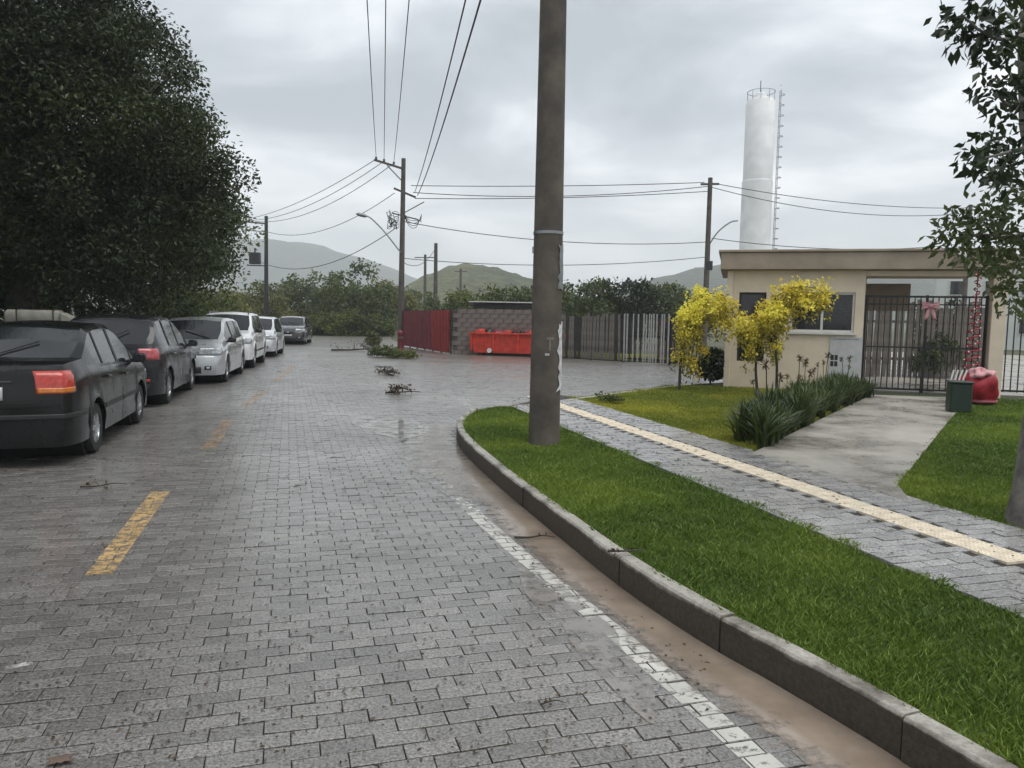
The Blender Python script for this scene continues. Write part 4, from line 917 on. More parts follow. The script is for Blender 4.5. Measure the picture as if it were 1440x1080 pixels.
# festive decoration
bx, bz = gl(1310, 430); pb = empty('gate_bow', G(bx, .09, KH + bz)); tag(pb, 'pale pink bow tied to the top of the gate', 'bow'); pb.rotation_euler = (0, 0, GR)
for s in (-1, 1):
    m = MB(); m.grid([[(s * t * .16, -.03 - .04 * math.sin(t * 3.1) * (1 if r % 2 else .3), (r / 5 - .5) * (.06 + .14 * t)) for t in np.linspace(0, 1, 7)] for r in range(6)])
    o = m.build('loop', M['pink'], pb, smooth=60); o.modifiers.new('thickness', 'SOLIDIFY').thickness = .012
    m = MB(); m.grid([[(s * (.02 + .07 * t) + (r - .5) * .07, -.04 + .015 * math.sin(t * 7), -.02 - .27 * t) for t in np.linspace(0, 1, 6)] for r in range(2)])
    o = m.build('tail', M['pink'], pb, smooth=60); o.modifiers.new('thickness', 'SOLIDIFY').thickness = .006
m = MB(); m.lathe([(.001, -.04), (.04, -.02), (.04, .02), (.001, .04)], 10, (0, -.045, 0), 'Y'); m.build('knot', M['pink'], pb, smooth=60)
gs0, gz0 = gl(1363, 520); gs1, gz1 = gl(1374, 372)
ga = empty('red_garland', G(gs0, -.12, KH)); tag(ga, 'dark red garland with white beads hanging down beside the gate', 'garland'); ga.rotation_euler = (0, 0, GR)
path = []; nr = 15
for i in range(240):
    t = i / 239; r = .055 + .11 * max(0, (1 - t * 1.35)) ; a = t * nr * 2 * math.pi; path.append((r * math.cos(a) + (gs1 - gs0) * t, -.02 + .5 * r * math.sin(a), gz0 + (gz1 - gz0) * t))
m = MB(); m.tube(path, .015, 6); m.build('red_tinsel', M['red_gloss'], ga, smooth=60)
m = MB(); m.tube([(0, .0, gz0 - .25), (gs1 - gs0, 0, gz1)], .012, 6); m.build('stake', M['dark_steel'], ga)
for i in range(0, 240, 6):
    p = path[i]; q = MB(); q.lathe([(.001, -.016), (.013, -.008), (.016, 0), (.013, .008), (.001, .016)], 6, (p[0], p[1] - .03, p[2])); q.build('white_bead', M['white'], ga, smooth=60)
rs = gp(1387, 570, KH); so = empty('festive_sack', (rs.x, rs.y + .25, KH)); tag(so, 'bulging red festive sack with a white crumpled top beside the pillar', 'decoration')
def lump(rx, ry, rz_, amp, seed, c=(0, 0, 0), n=18):
    r_ = random.Random(seed); ph = [r_.uniform(0, 6.28) for _ in range(6)]; rows = []
    for i in range(n + 1):
        th = math.pi * i / n; row = []
        for j in range(n * 2 + 1):
            f = 2 * math.pi * (j % (n * 2)) / (n * 2); q = 1 + amp * (math.sin(3 * f + ph[0] + 2 * th) + .7 * math.sin(5 * f + ph[1] - 3 * th) + .6 * math.sin(4 * th + ph[2] + f)) / 2
            row.append((c[0] + rx * q * math.sin(th) * math.cos(f), c[1] + ry * q * math.sin(th) * math.sin(f), c[2] + rz_ * q * math.cos(th)))
        rows.append(row)
    return MB().grid(rows)
lump(.35, .29, .29, .17, 5, (0, 0, .33)).build('sack', M['red_gloss'], so, smooth=70)
lump(.20, .17, .10, .4, 6, (-.05, -.12, .55)).build('white_top', M['pink'], so, smooth=70)
lump(.34, .25, .06, .1, 8, (0, 0, .06)).build('base', M['maroon'], so, smooth=70)
for k in range(4):
    m = MB(); m.tube(catmull([(-.33 - .06 * k, -.05, .05), (-.36 - .07 * k, -.08, .38), (-.30 - .08 * k, -.1, .62)], .08), .017, 6); m.build('white_stick', M['white'], so)
bx_ = gp(1357, 581, KH); go = empty('planter_box', (bx_.x, bx_.y + .2, KH), GR); tag(go, 'dark green box standing on the lawn before the gate', 'box')
m = MB(); m.box((0, 0, .24), (.32, .32, .48)); m.build('body', M['green_box'], go, bevel=.02)
m = MB(); m.box((0, 0, .495), (.35, .35, .03)); m.build('lid', M['green_box'], go, bevel=.008)
# ------------------------------------------------------------------ water tower
wt = at_depth(1057, 440, 82); WT = empty('water_tower', (wt.x, 82, 0)); tag(WT, 'tall white cylindrical water tower with a ladder behind the gatehouse', 'water tower')
wh = at_depth(1064, 140, 82).z; wr = 1.55
m = MB(); m.lathe([(wr + .05, 0), (wr + .05, wh * .33), (wr, wh * .33 + .05), (wr, wh * .66), (wr - .06, wh * .66 + .05), (wr - .06, wh - .4), (wr - .3, wh), (.001, wh + .1)], 40); m.build('shaft', M['tower'], WT, smooth=35)
for sx in (0, .42):
    m = MB(); m.tube([(wr + .35, -.5 + sx, 2), (wr + .35, -.5 + sx, wh + .9)], .035, 6); m.build('ladder_rail', M['steel'], WT)
for k in range(int(wh / .6)):
    m = MB(); m.bar((wr + .35, -.5, 2 + k * .6), (wr + .35, -.08, 2 + k * .6), .03); m.build('rung', M['steel'], WT)
for k in range(int(wh / 1.1)):
    m = MB(); z = 3 + k * 1.05
    if z > wh + .6: break
    m.tube([(wr + .35 + .42 * math.sin(t), -.29 - .38 * math.cos(t), z) for t in np.linspace(0, math.pi, 8)], .035, 5); m.build('cage_hoop', M['steel'], WT)
m = MB(); m.tube([((wr - .15) * math.cos(t), (wr - .15) * math.sin(t), wh + .75) for t in np.linspace(0, 2 * math.pi, 28)], .03, 5); m.build('handrail', M['steel'], WT)
for k in range(10):
    a = k * .628; m = MB(); m.tube([((wr - .15) * math.cos(a), (wr - .15) * math.sin(a), wh - .2), ((wr - .15) * math.cos(a), (wr - .15) * math.sin(a), wh + .75)], .025, 5); m.build('baluster', M['steel'], WT)
m = MB(); m.lathe([(.55, wh - .1), (.55, wh + .55), (.45, wh + .65), (.001, wh + .68)], 16); m.build('hatch', M['tower'], WT)
m = MB(); m.tube([(-.1, 0, wh + .5), (-.1, 0, wh + 1.9)], .04, 6); m.build('mast', M['dark_steel'], WT)
# ------------------------------------------------------------------ walls, fences, skip
A_, B_ = gp(566, 487), gp(632, 498); dirw = (B_ - A_).normalized(); Lr = (B_ - A_).length
rf = empty('red_fence', A_, math.atan2(dirw.y, dirw.x)); tag(rf, 'red sheet metal fence running along the road behind the junction', 'fence')
npan = 6; pw = Lr / npan
for i in range(npan):
    m = MB(); k = 24; h = 1.88 + random.uniform(-.02, .02)
    rows = [[(i * pw + .015 + (pw - .03) * j / k, .028 * (1 if (j // 2) % 2 else -1), z) for j in range(k + 1)] for z in (.06, .7, 1.3, h)]
    m.grid(rows); o = m.build('panel', M['red_sheet'] if i >= npan - 2 else M['maroon'], rf); o.modifiers.new('thickness', 'SOLIDIFY').thickness = .006
for i in range(npan + 1):
    m = MB(); m.box((i * pw, .06, .97), (.07, .06, 1.94)); m.build('post', M['dark_steel'], rf)
C_ = gp(790, 502); dirb = (C_ - B_).normalized(); Lb = (C_ - B_).length
bw = empty('block_wall', B_ + dirb * .12, math.atan2(dirb.y, dirb.x)); tag(bw, 'grey brown concrete block wall between the red fence and the big pole', 'wall')
m = MB(); m.box((Lb / 2, .09, .94), (Lb, .10, 1.86)); m.build('mortar', M['mortar'], bw)
bme = [MB().box((0, 0, 0), (.385, .15, .185)).mesh('block', M['block']) for _ in range(1)][0]
for r in range(10):
    for c in range(int(Lb / .4) + 1):
        x = .2 + c * .4 + (.2 if r % 2 else 0)
        if x > Lb - .1: continue
        o = bpy.data.objects.new('block', bme); o.location = (x, .09 + random.gauss(0, .006), .1 + r * .195 + random.gauss(0, .003)); o.rotation_euler = (0, random.gauss(0, .006), random.gauss(0, .01)); link(o, bw)
# shed roof behind it
sh = at_depth(712, 430, 41); sr = empty('shed', (sh.x, 41, 0), R_(3)); tag(sr, 'low shed with a pale sheet roof behind the block wall', 'shed')
m = MB(); m.box((0, 1.2, 1.0), (3.6, 2.2, 2.0)); m.build('wall', M['rust'], sr)
m = MB(); k = 44; m.grid([[(-2.0 + 4.0 * j / k, y, 2.42 + .02 * (j % 2) + .05 * y * -1) for j in range(k + 1)] for y in (-.3, 2.6)]); o = m.build('roof', M['paper'], sr); o.modifiers.new('thickness', 'SOLIDIFY').thickness = .05
m = MB(); m.box((0, .1, 2.2), (3.5, .06, .22)); m.build('fascia', M['black_plastic'], sr)
# red skip
S0, S1 = gp(661, 499), gp(786, 503); ds = (S1 - S0).normalized(); Ls = (S1 - S0).length; sk_ = empty('rubbish_skip', S0 - Vector((0, .1, 0)), math.atan2(ds.y, ds.x)); tag(sk_, 'bright red metal skip heaped with junk before the block wall', 'skip')
prof = [(.18, .12), (Ls - .18, .12), (Ls, .92), (0, .92)]
m = MB(); W_ = 1.4
m.add([(x, y, z) for y in (0, W_) for x, z in prof], [(0, 1, 2, 3), (7, 6, 5, 4), (0, 4, 5, 1), (1, 5, 6, 2), (3, 7, 4, 0)]); o = m.build('body', M['red_skip'], sk_); md = o.modifiers.new('thickness', 'SOLIDIFY'); md.thickness = .03
for x in (.06, Ls * .27, Ls * .55, Ls * .8, Ls - .06):
    m = MB(); m.box((x, -.045, .55), (.09, .05, .72)); m.build('rib', M['red_skip'], sk_, bevel=.008)
for y in (-.04, W_ + .04):
    m = MB(); m.box((Ls / 2, y, .93), (Ls + .06, .09, .08)); m.build('rim', M['red_skip'], sk_, bevel=.01)
for x in (.45, Ls - .45):
    m = MB(); m.box((x, W_ / 2, .06), (.16, W_ - .1, .12)); m.build('skid', M['black_plastic'], sk_)
m = MB(); m.lathe([(.001, 0), (.10, .0), (.10, .06), (.05, .08), (.001, .08)], 14, (.9, -.14, .22), 'Y'); m.build('hook_plate', M['white'], sk_, smooth=40)
for k in range(9):
    r_ = random.Random(k); x = .35 + (Ls - .7) * k / 8; m = lump(r_.uniform(.18, .34), r_.uniform(.2, .4), r_.uniform(.12, .24), .25, 40 + k, (0, 0, 0), 8)
    o = m.build('junk_heap', [M['red_skip'], M['black_plastic'], M['maroon']][k % 3], sk_, smooth=40); o.location = (x, W_ * r_.uniform(.25, .6), .95)
for k in range(4):
    r_ = random.Random(60 + k); m = MB(); x = .6 + k * .75; m.bar((x, .2, .8), (x + r_.uniform(.4, .9), .5, 1.12 + r_.uniform(0, .12)), .05); m.build('junk_beam', M['red_skip'], sk_)
# grey board fence and pale bar gate beyond the side street
F0, F1, F2 = gp(772, 503), gp(872, 509), gp(985, 516)
def picket(name, a, b, label, mats, h, w, gapw, jit, rails):
    d = (b - a); L = d.length; d.normalize(); ro = empty(name, (a.x, a.y, .0), math.atan2(d.y, d.x)); tag(ro, label, 'fence'); x = .05
    for z in rails:
        m = MB(); m.box((L / 2, .05, z), (L, .04, .07)); m.build('rail', M['dark_steel'], ro)
    while x < L - .03:
        ww = w * random.uniform(.75, 1.25); hh = h + random.uniform(-jit, jit); m = MB(); m.box((0, 0, hh / 2), (ww, .025, hh)); o = m.build('board' if w > .06 else 'bar', random.choice(mats), ro); o.location = (x + ww / 2, random.gauss(0, .006), .05); o.rotation_euler = (0, random.gauss(0, .02 if jit > .03 else .004), random.gauss(0, .03)); x += ww + gapw * random.uniform(.5, 1.5)
    for xx in np.arange(0, L + .1, 2.0):
        m = MB(); m.box((xx, .10, .95), (.09, .06, 1.9)); m.build('post', M['dark_steel'], ro)
    return ro
picket('board_fence', F0, F1, 'weathered grey board fence with dark gaps right of the big pole', [M['board'], M['board'], M['dwall']], 1.72, .11, .045, .07, (.45, 1.4))
picket('bar_gate', F1 + (F2 - F1).normalized() * .08, F2, 'pale barred vehicle gate at the end of the side street', [M['pale_board'], M['pale_board'], M['dark_steel']], 1.78, .045, .06, .02, (.15, 1.0, 1.75))
# things behind the bar gate
kk = at_depth(942, 470, 31); ki = empty('guard_booth', (kk.x, 31, 0), R_(-10)); tag(ki, 'rusty red booth behind the pale barred gate', 'booth')
m = MB(); m.box((0, 0, .75), (.9, .9, 1.5)); m.build('body', M['rust'], ki, bevel=.02)
m = MB(); m.box((0, 0, 1.54), (1.1, 1.1, .07)); m.build('roof', M['maroon'], ki, bevel=.01)
m = MB(); m.box((-.05, -.455, 1.05), (.5, .02, .45)); m.build('window', M['glass_dark'], ki)
dw = empty('dark_wall', gp(760, 497) + Vector((0, 1.6, 0)), math.atan2((F2 - F0).y, (F2 - F0).x)); tag(dw, 'dark wall standing just behind the grey board fence', 'wall')
m = MB(); m.box((2.6, 0, .8), (5.2, .12, 1.6)); m.build('wall', M['dwall'], dw)
m = MB(); m.box((2.6, 0, 1.64), (5.3, .2, .07)); m.build('coping', M['dwall'], dw)
# low wall and bundle behind the parked cars
lw = empty('boundary_wall', (-8.9, 9.0, 0), R_(90 + 13)); tag(lw, 'low dark boundary wall under the big trees', 'wall')
m = MB(); m.box((8, 0, .62), (22, .16, 1.3)); m.build('wall', M['dwall'], lw)
m = MB(); m.box((8, 0, 1.31), (22.1, .24, .07)); m.build('coping', M['dwall'], lw)
bp = at_depth(75, 444, 13.2); tb = empty('tarpaulin_bundle', (bp.x - .1, 13.0, 1.345), R_(13)); tag(tb, 'grey rolled tarpaulin bundle on the wall above the black sedan', 'bundle')
m = MB(); m.box((-.08, 0, .125), (.84, .34, .25)); m.build('folded_sheet', M['tarp'], tb, bevel=.05, smooth=50)
m = MB(); m.add([(.345, -.16, .0), (.345, .16, 0), (.345, -.15, .22), (.345, .15, .22), (.72, -.12, 0), (.72, .12, 0), (.66, -.1, .06), (.66, .1, .06)], [(0, 1, 3, 2), (4, 6, 7, 5), (0, 2, 6, 4), (1, 5, 7, 3), (2, 3, 7, 6), (0, 4, 5, 1)]); m.build('loose_end', M['tarp'], tb, bevel=.02)
for x in (-.3, .25):
    m = MB(); m.tube([(x, -.175, .0), (x, -.175, .25), (x, 0, .26), (x, .175, .25), (x, .175, 0)], .010, 5); m.build('strap', M['black_plastic'], tb)
#==PART5==

# ------------------------------------------------------------------ parked cars
def smoothstep(a, b, x): t = min(1, max(0, (x - a) / (b - a))); return t * t * (3 - 2 * t)
def make_car(name, label, sp, loc, heading):
    L, W, H = sp['L'], sp['W'], sp['H']; zl = sp.get('zl', .21); paintm = sp['paint']; wr = sp.get('wr', .30)
    root = empty(name, loc, heading); tag(root, label, 'car', 'cars parked along the left kerb')
    xr, xf = -L / 2, L / 2; axr, axf = sp['axr'], sp['axf']; Ra = wr + .055
    top = sp['top']; tx_ = [p[0] for p in top]; tz = [p[1] for p in top]
    belt = sp['belt']; bx_, bz_ = [p[0] for p in belt], [p[1] for p in belt]
    cowl, rfront, rrear, deck = sp['cowl'], sp['rfront'], sp['rrear'], sp['deck']
    def ztopf(x): return float(np.interp(x, tx_, tz))
    def hwf(x):
        e = 1.0
        for xe, ln in ((xr, sp.get('rlen', .42)), (xf, .55)):
            d = abs(x - xe)
            if d < ln: e = min(e, 1 - sp.get('taper', .13) * (1 - d / ln) ** 2.2)
        return W / 2 * e * (1 - .012 * (2 * x / L) ** 2)
    brk = [xr, xf, cowl, rfront, rrear, deck] + tx_ + [p for q in sp['glass'] for p in q] + [p for q in sp['doors'] for p in q]
    for ax in (axr, axf): brk += [ax + Ra * math.cos(a) for a in np.linspace(0, math.pi, 17)]
    xs = sorted(set(np.round(np.concatenate([np.linspace(xr, xf, 64), np.array([b for b in brk if xr <= b <= xf])]), 4))); keep = [xs[0]]
    for x in xs[1:]:
        if x - keep[-1] > .012 or x in [round(b, 4) for b in brk]: keep.append(x)
    xs = keep
    tum = math.tan(R_(sp.get('tumble', 19)))
    def endx(x, z):
        # rake of nose and tail: x shift by height
        sh = 0
        d = xf - x
        if d < .5: zz_ = z; sh -= (1 - d / .5) * sp.get('nose', .10) * ((max(0, zz_ - .5) / .35) ** 2 + (max(0, .38 - zz_) / .25) ** 2 * .6)
        d = x - xr
        if d < .5: sh += (1 - d / .5) * sp.get('tail', .08) * ((max(0, z - .62) / .4) ** 2 + (max(0, .4 - z) / .25) ** 2 * .6)
        return x + sh
    def section(x):
        hw = hwf(x); zt_ = ztopf(x); zs = min(float(np.interp(x, bx_, bz_)), zt_ - .035); lo = zl
        za = -1
        for ax in (axr, axf):
            if abs(x - ax) < Ra: za = max(za, wr + math.sqrt(max(0, Ra * Ra - (x - ax) ** 2)))
        z2 = max(lo, za)
        fl = .018 if za > lo else 0
        mid = lo + .48 * (zs - lo)
        zq = [z2, z2 + .004, max(lo + .10, z2 + .03), max(mid, z2 + .05), max(zs - .13, z2 + .07), zs - .02, zs]
        yq = [hw - .22, hw - .012 + fl, hw - .004 + fl, hw, hw - .012, hw - .035, hw - .055]
        g_ = zt_ - zs; z6 = zs + min(.02, g_ * .3); y6 = hw - .062
        gl_ = smoothstep(.06, .3, g_)
        z7 = zs + g_ * .83; y7 = y6 - (z7 - z6) * tum - (1 - gl_) * .02
        z8 = zs + g_ * .945; y8 = y7 - .02 - .05 * gl_ - (1 - gl_) * .1
        y9 = max(.05, y8 - .12 - .10 * (1 - gl_)); z9 = zt_ - .022 * gl_ - .004; y10 = y9 * .5; 
        zq += [z6, z7, z8, z9, zt_ - .006, zt_]; yq += [y6, y7, y8, y9, y10, 0]
        return [(endx(x, z), y, z) for y, z in zip(yq, zq)]
    S = [section(x) for x in xs]; nrow = len(S[0]); parts = {}
    def put(key, quad): parts.setdefault(key, []).append(quad)
    for i in range(len(xs) - 1):
        xm = (xs[i] + xs[i + 1]) / 2
        for r in range(nrow - 1):
            key = 'body'
            if r == 7:
                for gi, (a, b) in enumerate(sp['glass']):
                    if a < xm < b: key = ('side_window', gi)
            if r in (1, 2, 3, 4, 5):
                for di, (a, b) in enumerate(sp['doors']):
                    if a < xm < b: key = ('door', di)
            if r >= 9 and rfront < xm < cowl and xm > rfront: key = 'windscreen'
            if r >= 9 and deck < xm < rrear: key = 'rear_window'
            for s in (1, -1):
                q = [S[i][r], S[i + 1][r], S[i + 1][r + 1], S[i][r + 1]]; q = [(p[0], p[1] * s, p[2]) for p in q]
                if s < 0: q = q[::-1]
                k2 = key if isinstance(key, str) else (key[0], key[1], s); put(k2, q)
    # nose and tail skins
    for e, sgn in ((0, -1), (len(xs) - 1, 1)):
        sec = S[e]; cols = np.linspace(1, -1, 13)
        bul = sp.get('bulge', .09)
        P = [[(sec[r][0] + sgn * bul * (1 - k * k), sec[r][1] * k, sec[r][2]) for k in cols] for r in range(1, nrow)]
        for r in range(len(P) - 1):
            for j in range(12):
                q = [P[r][j], P[r][j + 1], P[r + 1][j + 1], P[r + 1][j]]; put('body', q if sgn < 0 else q[::-1])
    def facx(y, z, sgn):
        e = 0 if sgn < 0 else len(xs) - 1; sec = S[e]; zz_ = [p[2] for p in sec[1:]]; x = float(np.interp(z, zz_, [p[0] for p in sec[1:]])); hw = float(np.interp(z, zz_[:7], [p[1] for p in sec[1:8]]))
        return x + sgn * sp.get('bulge', .09) * (1 - min(1, abs(y) / hw) ** 2), hw
    def emit(name, quads, mat, off=0.0, shrink=0.0):
        m = MB()
        for q in quads: m.add(q, [(0, 1, 2, 3)])
        me = m.mesh(name, mat); bm = bmesh.new(); bm.from_mesh(me); bmesh.ops.remove_doubles(bm, verts=bm.verts, dist=2e-4)
        bmesh.ops.dissolve_degenerate(bm, dist=1e-5, edges=bm.edges); bm.normal_update()
        if shrink:
            ed = [v for v in bm.verts if v.is_boundary]; x0 = min(v.co.x for v in bm.verts); x1 = max(v.co.x for v in bm.verts)
            for v in ed:
                if abs(v.co.x - x0) < .004: v.co.x += shrink
                elif abs(v.co.x - x1) < .004: v.co.x -= shrink
        if off:
            nv = {v: v.normal.copy() for v in bm.verts}
            for v in bm.verts: v.co += nv[v] * off
        bm.to_mesh(me); bm.free(); me.shade_smooth(); me.set_sharp_from_angle(angle=R_(38)); return link(bpy.data.objects.new(name, me), root)
    doors = {}
    for key, quads in parts.items():
        if key == 'body': emit('body', quads, paintm)
        elif key in ('windscreen', 'rear_window'): o = emit(key, quads, sp.get('screen', M['glass_dark']) if key == 'windscreen' else M['glass_dark'], .003)
        elif key[0] == 'side_window': emit('side_window', quads, sp.get('sglass', M['glass_dark']), .003)
        else: doors[(key[1], key[2])] = emit('door', quads, paintm, .001, .008)
    for (di, s), d in doors.items():
        a, b = sp['doors'][di]; xh = a + .12 if sp.get('fwd', 1) else b - .12; z = float(np.interp(xh, bx_, bz_)) - .13; m = MB(); y = s * (hwf(xh) + .012); m.box((xh + .04, y, z), (.17, .028, .032)); m.build('handle', sp.get('trim', paintm), d, bevel=.008)
        m = MB(); zm = .47
        m.grid([[(x, s * (hwf(x) + .006), zm + dz) for x in np.linspace(a + .02, b - .02, 8)] for dz in (0, .055)]); o = m.build('rub_strip', M['black_plastic'] if sp.get('strip', 1) else paintm, d); o.modifiers.new('thickness', 'SOLIDIFY').thickness = .012
    # floor and wheel wells
    m = MB(); m.box((0, 0, .36), (L - .35, W - .46, .36)); m.build('underbody', M['underbody'], root)
    for ax in (axr, axf):
        m = MB(); m.tube([(ax, -W / 2 + .10, wr + .03), (ax, W / 2 - .10, wr + .03)], Ra + .03, 18); m.build('wheel_housing', M['underbody'], root)
    # wheels
    ty = MB(); ww = .19; ty.lathe([(wr * .62, -ww / 2), (wr * .92, -ww / 2), (wr, -ww / 2 + .03), (wr, ww / 2 - .03), (wr * .92, ww / 2), (wr * .62, ww / 2), (wr * .60, ww / 2 - .05)], 28, axis='Y'); tme_ = ty.mesh('wheel', M['rubber'], 40)
    ri = MB(); ri.lathe([(wr * .64, -ww / 2 + .012), (wr * .64, ww / 2 - .015), (wr * .60, ww / 2 - .01), (wr * .56, ww / 2 - .04), (.001, ww / 2 - .06)], 24, axis='Y')
    for k in range(6):
        a = k * math.pi / 3; ri.bar((.05 * math.cos(a), ww / 2 - .03, .05 * math.sin(a)), (wr * .6 * math.cos(a), ww / 2 - .03, wr * .6 * math.sin(a)), .05, .03)
    ri.lathe([(.06, ww / 2 - .05), (.055, ww / 2 - .008), (.001, ww / 2 - .004)], 12, axis='Y')
    bm = bmesh.new(); me = ri.mesh('rim', M['rim']); bm.from_mesh(me); bmesh.ops.recalc_face_normals(bm, faces=bm.faces); bm.to_mesh(me); bm.free(); me.shade_smooth(); me.set_sharp_from_angle(angle=R_(35))
    for ax in (axr, axf):
        for s in (1, -1):
            o = bpy.data.objects.new('wheel', tme_); o.location = (ax, s * (W / 2 - .115), wr); o.rotation_euler = (0, random.uniform(0, 6), 0 if s > 0 else math.pi); link(o, root)
            r = bpy.data.objects.new('rim', me); link(r, o)
    # patches on nose / tail that wrap round the corner
    def patch(name, sgn, y0, y1, z0, z1, mat, off=.006, side=0.0, parent=root, lab=None, ny=8, nz=4, skew=0.0, rnd=0.0, both=True):
        """y0<y1 on the end face (fractions of half width), side: metres round the corner"""
        res = []
        for s in ((1, -1) if both else (1,)):
            rows = []
            for i in range(nz + 1):
                t = i / nz; z = z0 + (z1 - z0) * t; row = []
                hw = facx(0, z, sgn)[1]
                nn = ny + (4 if side else 0)
                for j in range(ny + 1):
                    y = hw * (y0 + skew * t + (y1 - y0 - skew * t) * j / ny); x = facx(y, z, sgn)[0]; row.append((x + sgn * off, s * (y + (off if j == ny else 0)), z))
                if side:
                    xe = facx(hw, z, sgn)[0]
                    for j in range(1, 6):
                        xx = xe - sgn * side * (1 - .3 * rnd * abs(2 * t - 1)) * j / 5; xn = min(max(xx, xr), xf); sc_ = section(xn); yy = float(np.interp(z, [p[2] for p in sc_[1:8]], [p[1] for p in sc_[1:8]])); row.append((xx, s * (yy + off), z))
                rows.append(row)
            o = MB().grid(rows).build(name, mat, parent, smooth=50); md = o.modifiers.new('thickness', 'SOLIDIFY'); md.thickness = .008; md.offset = 0
            if lab: o['label'] = lab
            res.append(o)
        return res
    def mid_patch(name, sgn, hy, z0, z1, mat, off=.006, lab=None):
        rows = [[(facx(y, z, sgn)[0] + sgn * off, y, z) for y in np.linspace(-hy, hy, 11)] for z in np.linspace(z0, z1, 4)]
        o = MB().grid(rows).build(name, mat, root, smooth=50); md = o.modifiers.new('thickness', 'SOLIDIFY'); md.thickness = .01; md.offset = 0
        if lab: o['label'] = lab
        return o
    for p in sp.get('patches', []): patch(*p[0], **p[1])
    for p in sp.get('mids', []): mid_patch(*p)
    # mirrors
    for s in (1, -1):
        xm = sp['mirror']; zb_ = float(np.interp(xm, bx_, bz_)) + .06; m = MB(); y = s * (hwf(xm) + .06)
        m.box((xm, y, zb_), (.13, .17, .125)); mo = m.build('mirror', sp.get('mirror_mat', paintm), root, bevel=.03, smooth=50)
        m = MB(); m.box((xm - .066, y, zb_), (.004, .13, .09)); m.build('mirror_glass', M['glass_dark'], mo)
        m = MB(); m.bar((xm, s * (hwf(xm) - .06), zb_ - .04), (xm, y, zb_ - .03), .05); m.build('mirror_stalk', M['black_plastic'], mo)
    for p in sp.get('wipers', []):
        m = MB(); m.bar(p[0], p[1], .016, .012); m.build('wiper', M['black_plastic'], root)
    if sp.get('rails'):
        for s in (1, -1):
            xa, xb = rrear + .1, rfront - .1; m = MB(); yy = section(0)[9][1] - .02
            m.tube([(xa, s * yy, ztopf(xa) - .03), (xa + .12, s * yy, ztopf(xa) + .04), (xb - .12, s * yy, ztopf(xb) + .04), (xb, s * yy, ztopf(xb) - .03)], .018, 6); m.build('roof_rail', M['black_plastic'], root)
    # dark seam lines and pillars
    for a, b in sp['pillars']:
        for s in (1, -1):
            rows = []
            for x in (a, b):
                sc_ = section(x); rows.append([(sc_[7][0], s * (sc_[7][1] + .004), sc_[7][2]), (sc_[8][0], s * (sc_[8][1] + .004), sc_[8][2])])
            o = MB().grid(rows).build('pillar_trim', M['black_plastic'], root); o.modifiers.new('thickness', 'SOLIDIFY').thickness = .003
    return root
def mid_ground(r, f, W):
    """centre of a car from the ground points of its road-side wheels"""
    return None
sedan = dict(L=4.22, W=1.66, H=1.43, axr=-1.22, axf=1.22, wr=.285, paint=M['car_black'], top=[(-2.11, 1.0), (-2.0, 1.05), (-1.86, 1.075), (-1.42, 1.09), (-1.12, 1.27), (-.84, 1.41), (-.5, 1.455), (0, 1.47), (.35, 1.445), (.58, 1.375), (.85, 1.20), (1.18, .985), (1.4, .93), (1.8, .86), (2.0, .79), (2.11, .68)],
    belt=[(-2.11, .98), (-1.5, .99), (0, .94), (1.0, .895), (2.11, .80)], cowl=1.18, rfront=.58, rrear=-.72, deck=-1.42, glass=[(-1.05, -.72), (-.66, .02), (.12, .98)], doors=[(-.86, .05), (.07, 1.02)], pillars=[(-.72, -.66), (.02, .12)], mirror=.86, rlen=.4, taper=.12, tail=.05, bulge=.07,
    patches=[(('tail_lamp', -1, .68, 1.0, .755, .985, M['tail_red']), dict(side=.16, rnd=.6)), (('tail_lamp_band', -1, .70, 1.0, .765, .815, M['amber']), dict(side=.15, off=.012)), (('headlamp', 1, .55, 1.0, .60, .74, M['headlamp']), dict(side=.22)), (('bumper_strip', -1, .02, 1.0, .50, .55, M['black_plastic']), dict(side=.5))],
    mids=[('number_plate', -1, .2, .70, .83, M['plate']), ('boot_handle', -1, .28, .865, .89, M['black_plastic']), ('boot_seam', -1, .60, .628, .636, M['underbody']), ('grille', 1, .4, .55, .66, M['black_plastic'])],
    wipers=[((-1.40, .1, 1.115), (-1.18, -.25, 1.25))])
hatch = dict(L=3.95, W=1.70, H=1.54, axr=-1.24, axf=1.24, wr=.30, paint=M['car_graphite'], top=[(-1.975, .98), (-1.92, 1.02), (-1.86, 1.07), (-1.62, 1.40), (-1.5, 1.50), (-1.2, 1.535), (-.4, 1.55), (.1, 1.52), (.35, 1.46), (.8, 1.2), (1.2, 1.0), (1.45, .94), (1.8, .84), (1.975, .70)],
    belt=[(-1.975, 1.0), (-1.2, 1.0), (0, .95), (1.0, .92), (1.975, .82)], cowl=1.2, rfront=.35, rrear=-1.55, deck=-1.87, glass=[(-1.40, -.95), (-.87, -.02), (.07, 1.0)], doors=[(-.98, .0), (.02, 1.05)], pillars=[(-.95, -.87), (-.02, .07)], mirror=.92, rlen=.4, taper=.13, tail=.02, bulge=.08, strip=0,
    patches=[(('tail_lamp', -1, .74, 1.0, .80, .99, M['tail_pink']), dict(side=.15, rnd=.5)), (('headlamp', 1, .5, 1.0, .62, .78, M['headlamp']), dict(side=.3)), (('bumper_strip', -1, .02, .9, .30, .40, M['black_plastic']), dict()), (('reflector', -1, .7, .92, .44, .48, M['tail_red']), dict())],
    mids=[('number_plate', -1, .2, .72, .83, M['plate']), ('hatch_handle', -1, .26, .86, .885, M['black_plastic']), ('hatch_seam', -1, .58, .60, .608, M['underbody']), ('grille', 1, .45, .55, .66, M['black_plastic'])], wipers=[((-1.85, 0, 1.12), (-1.72, -.3, 1.29))])
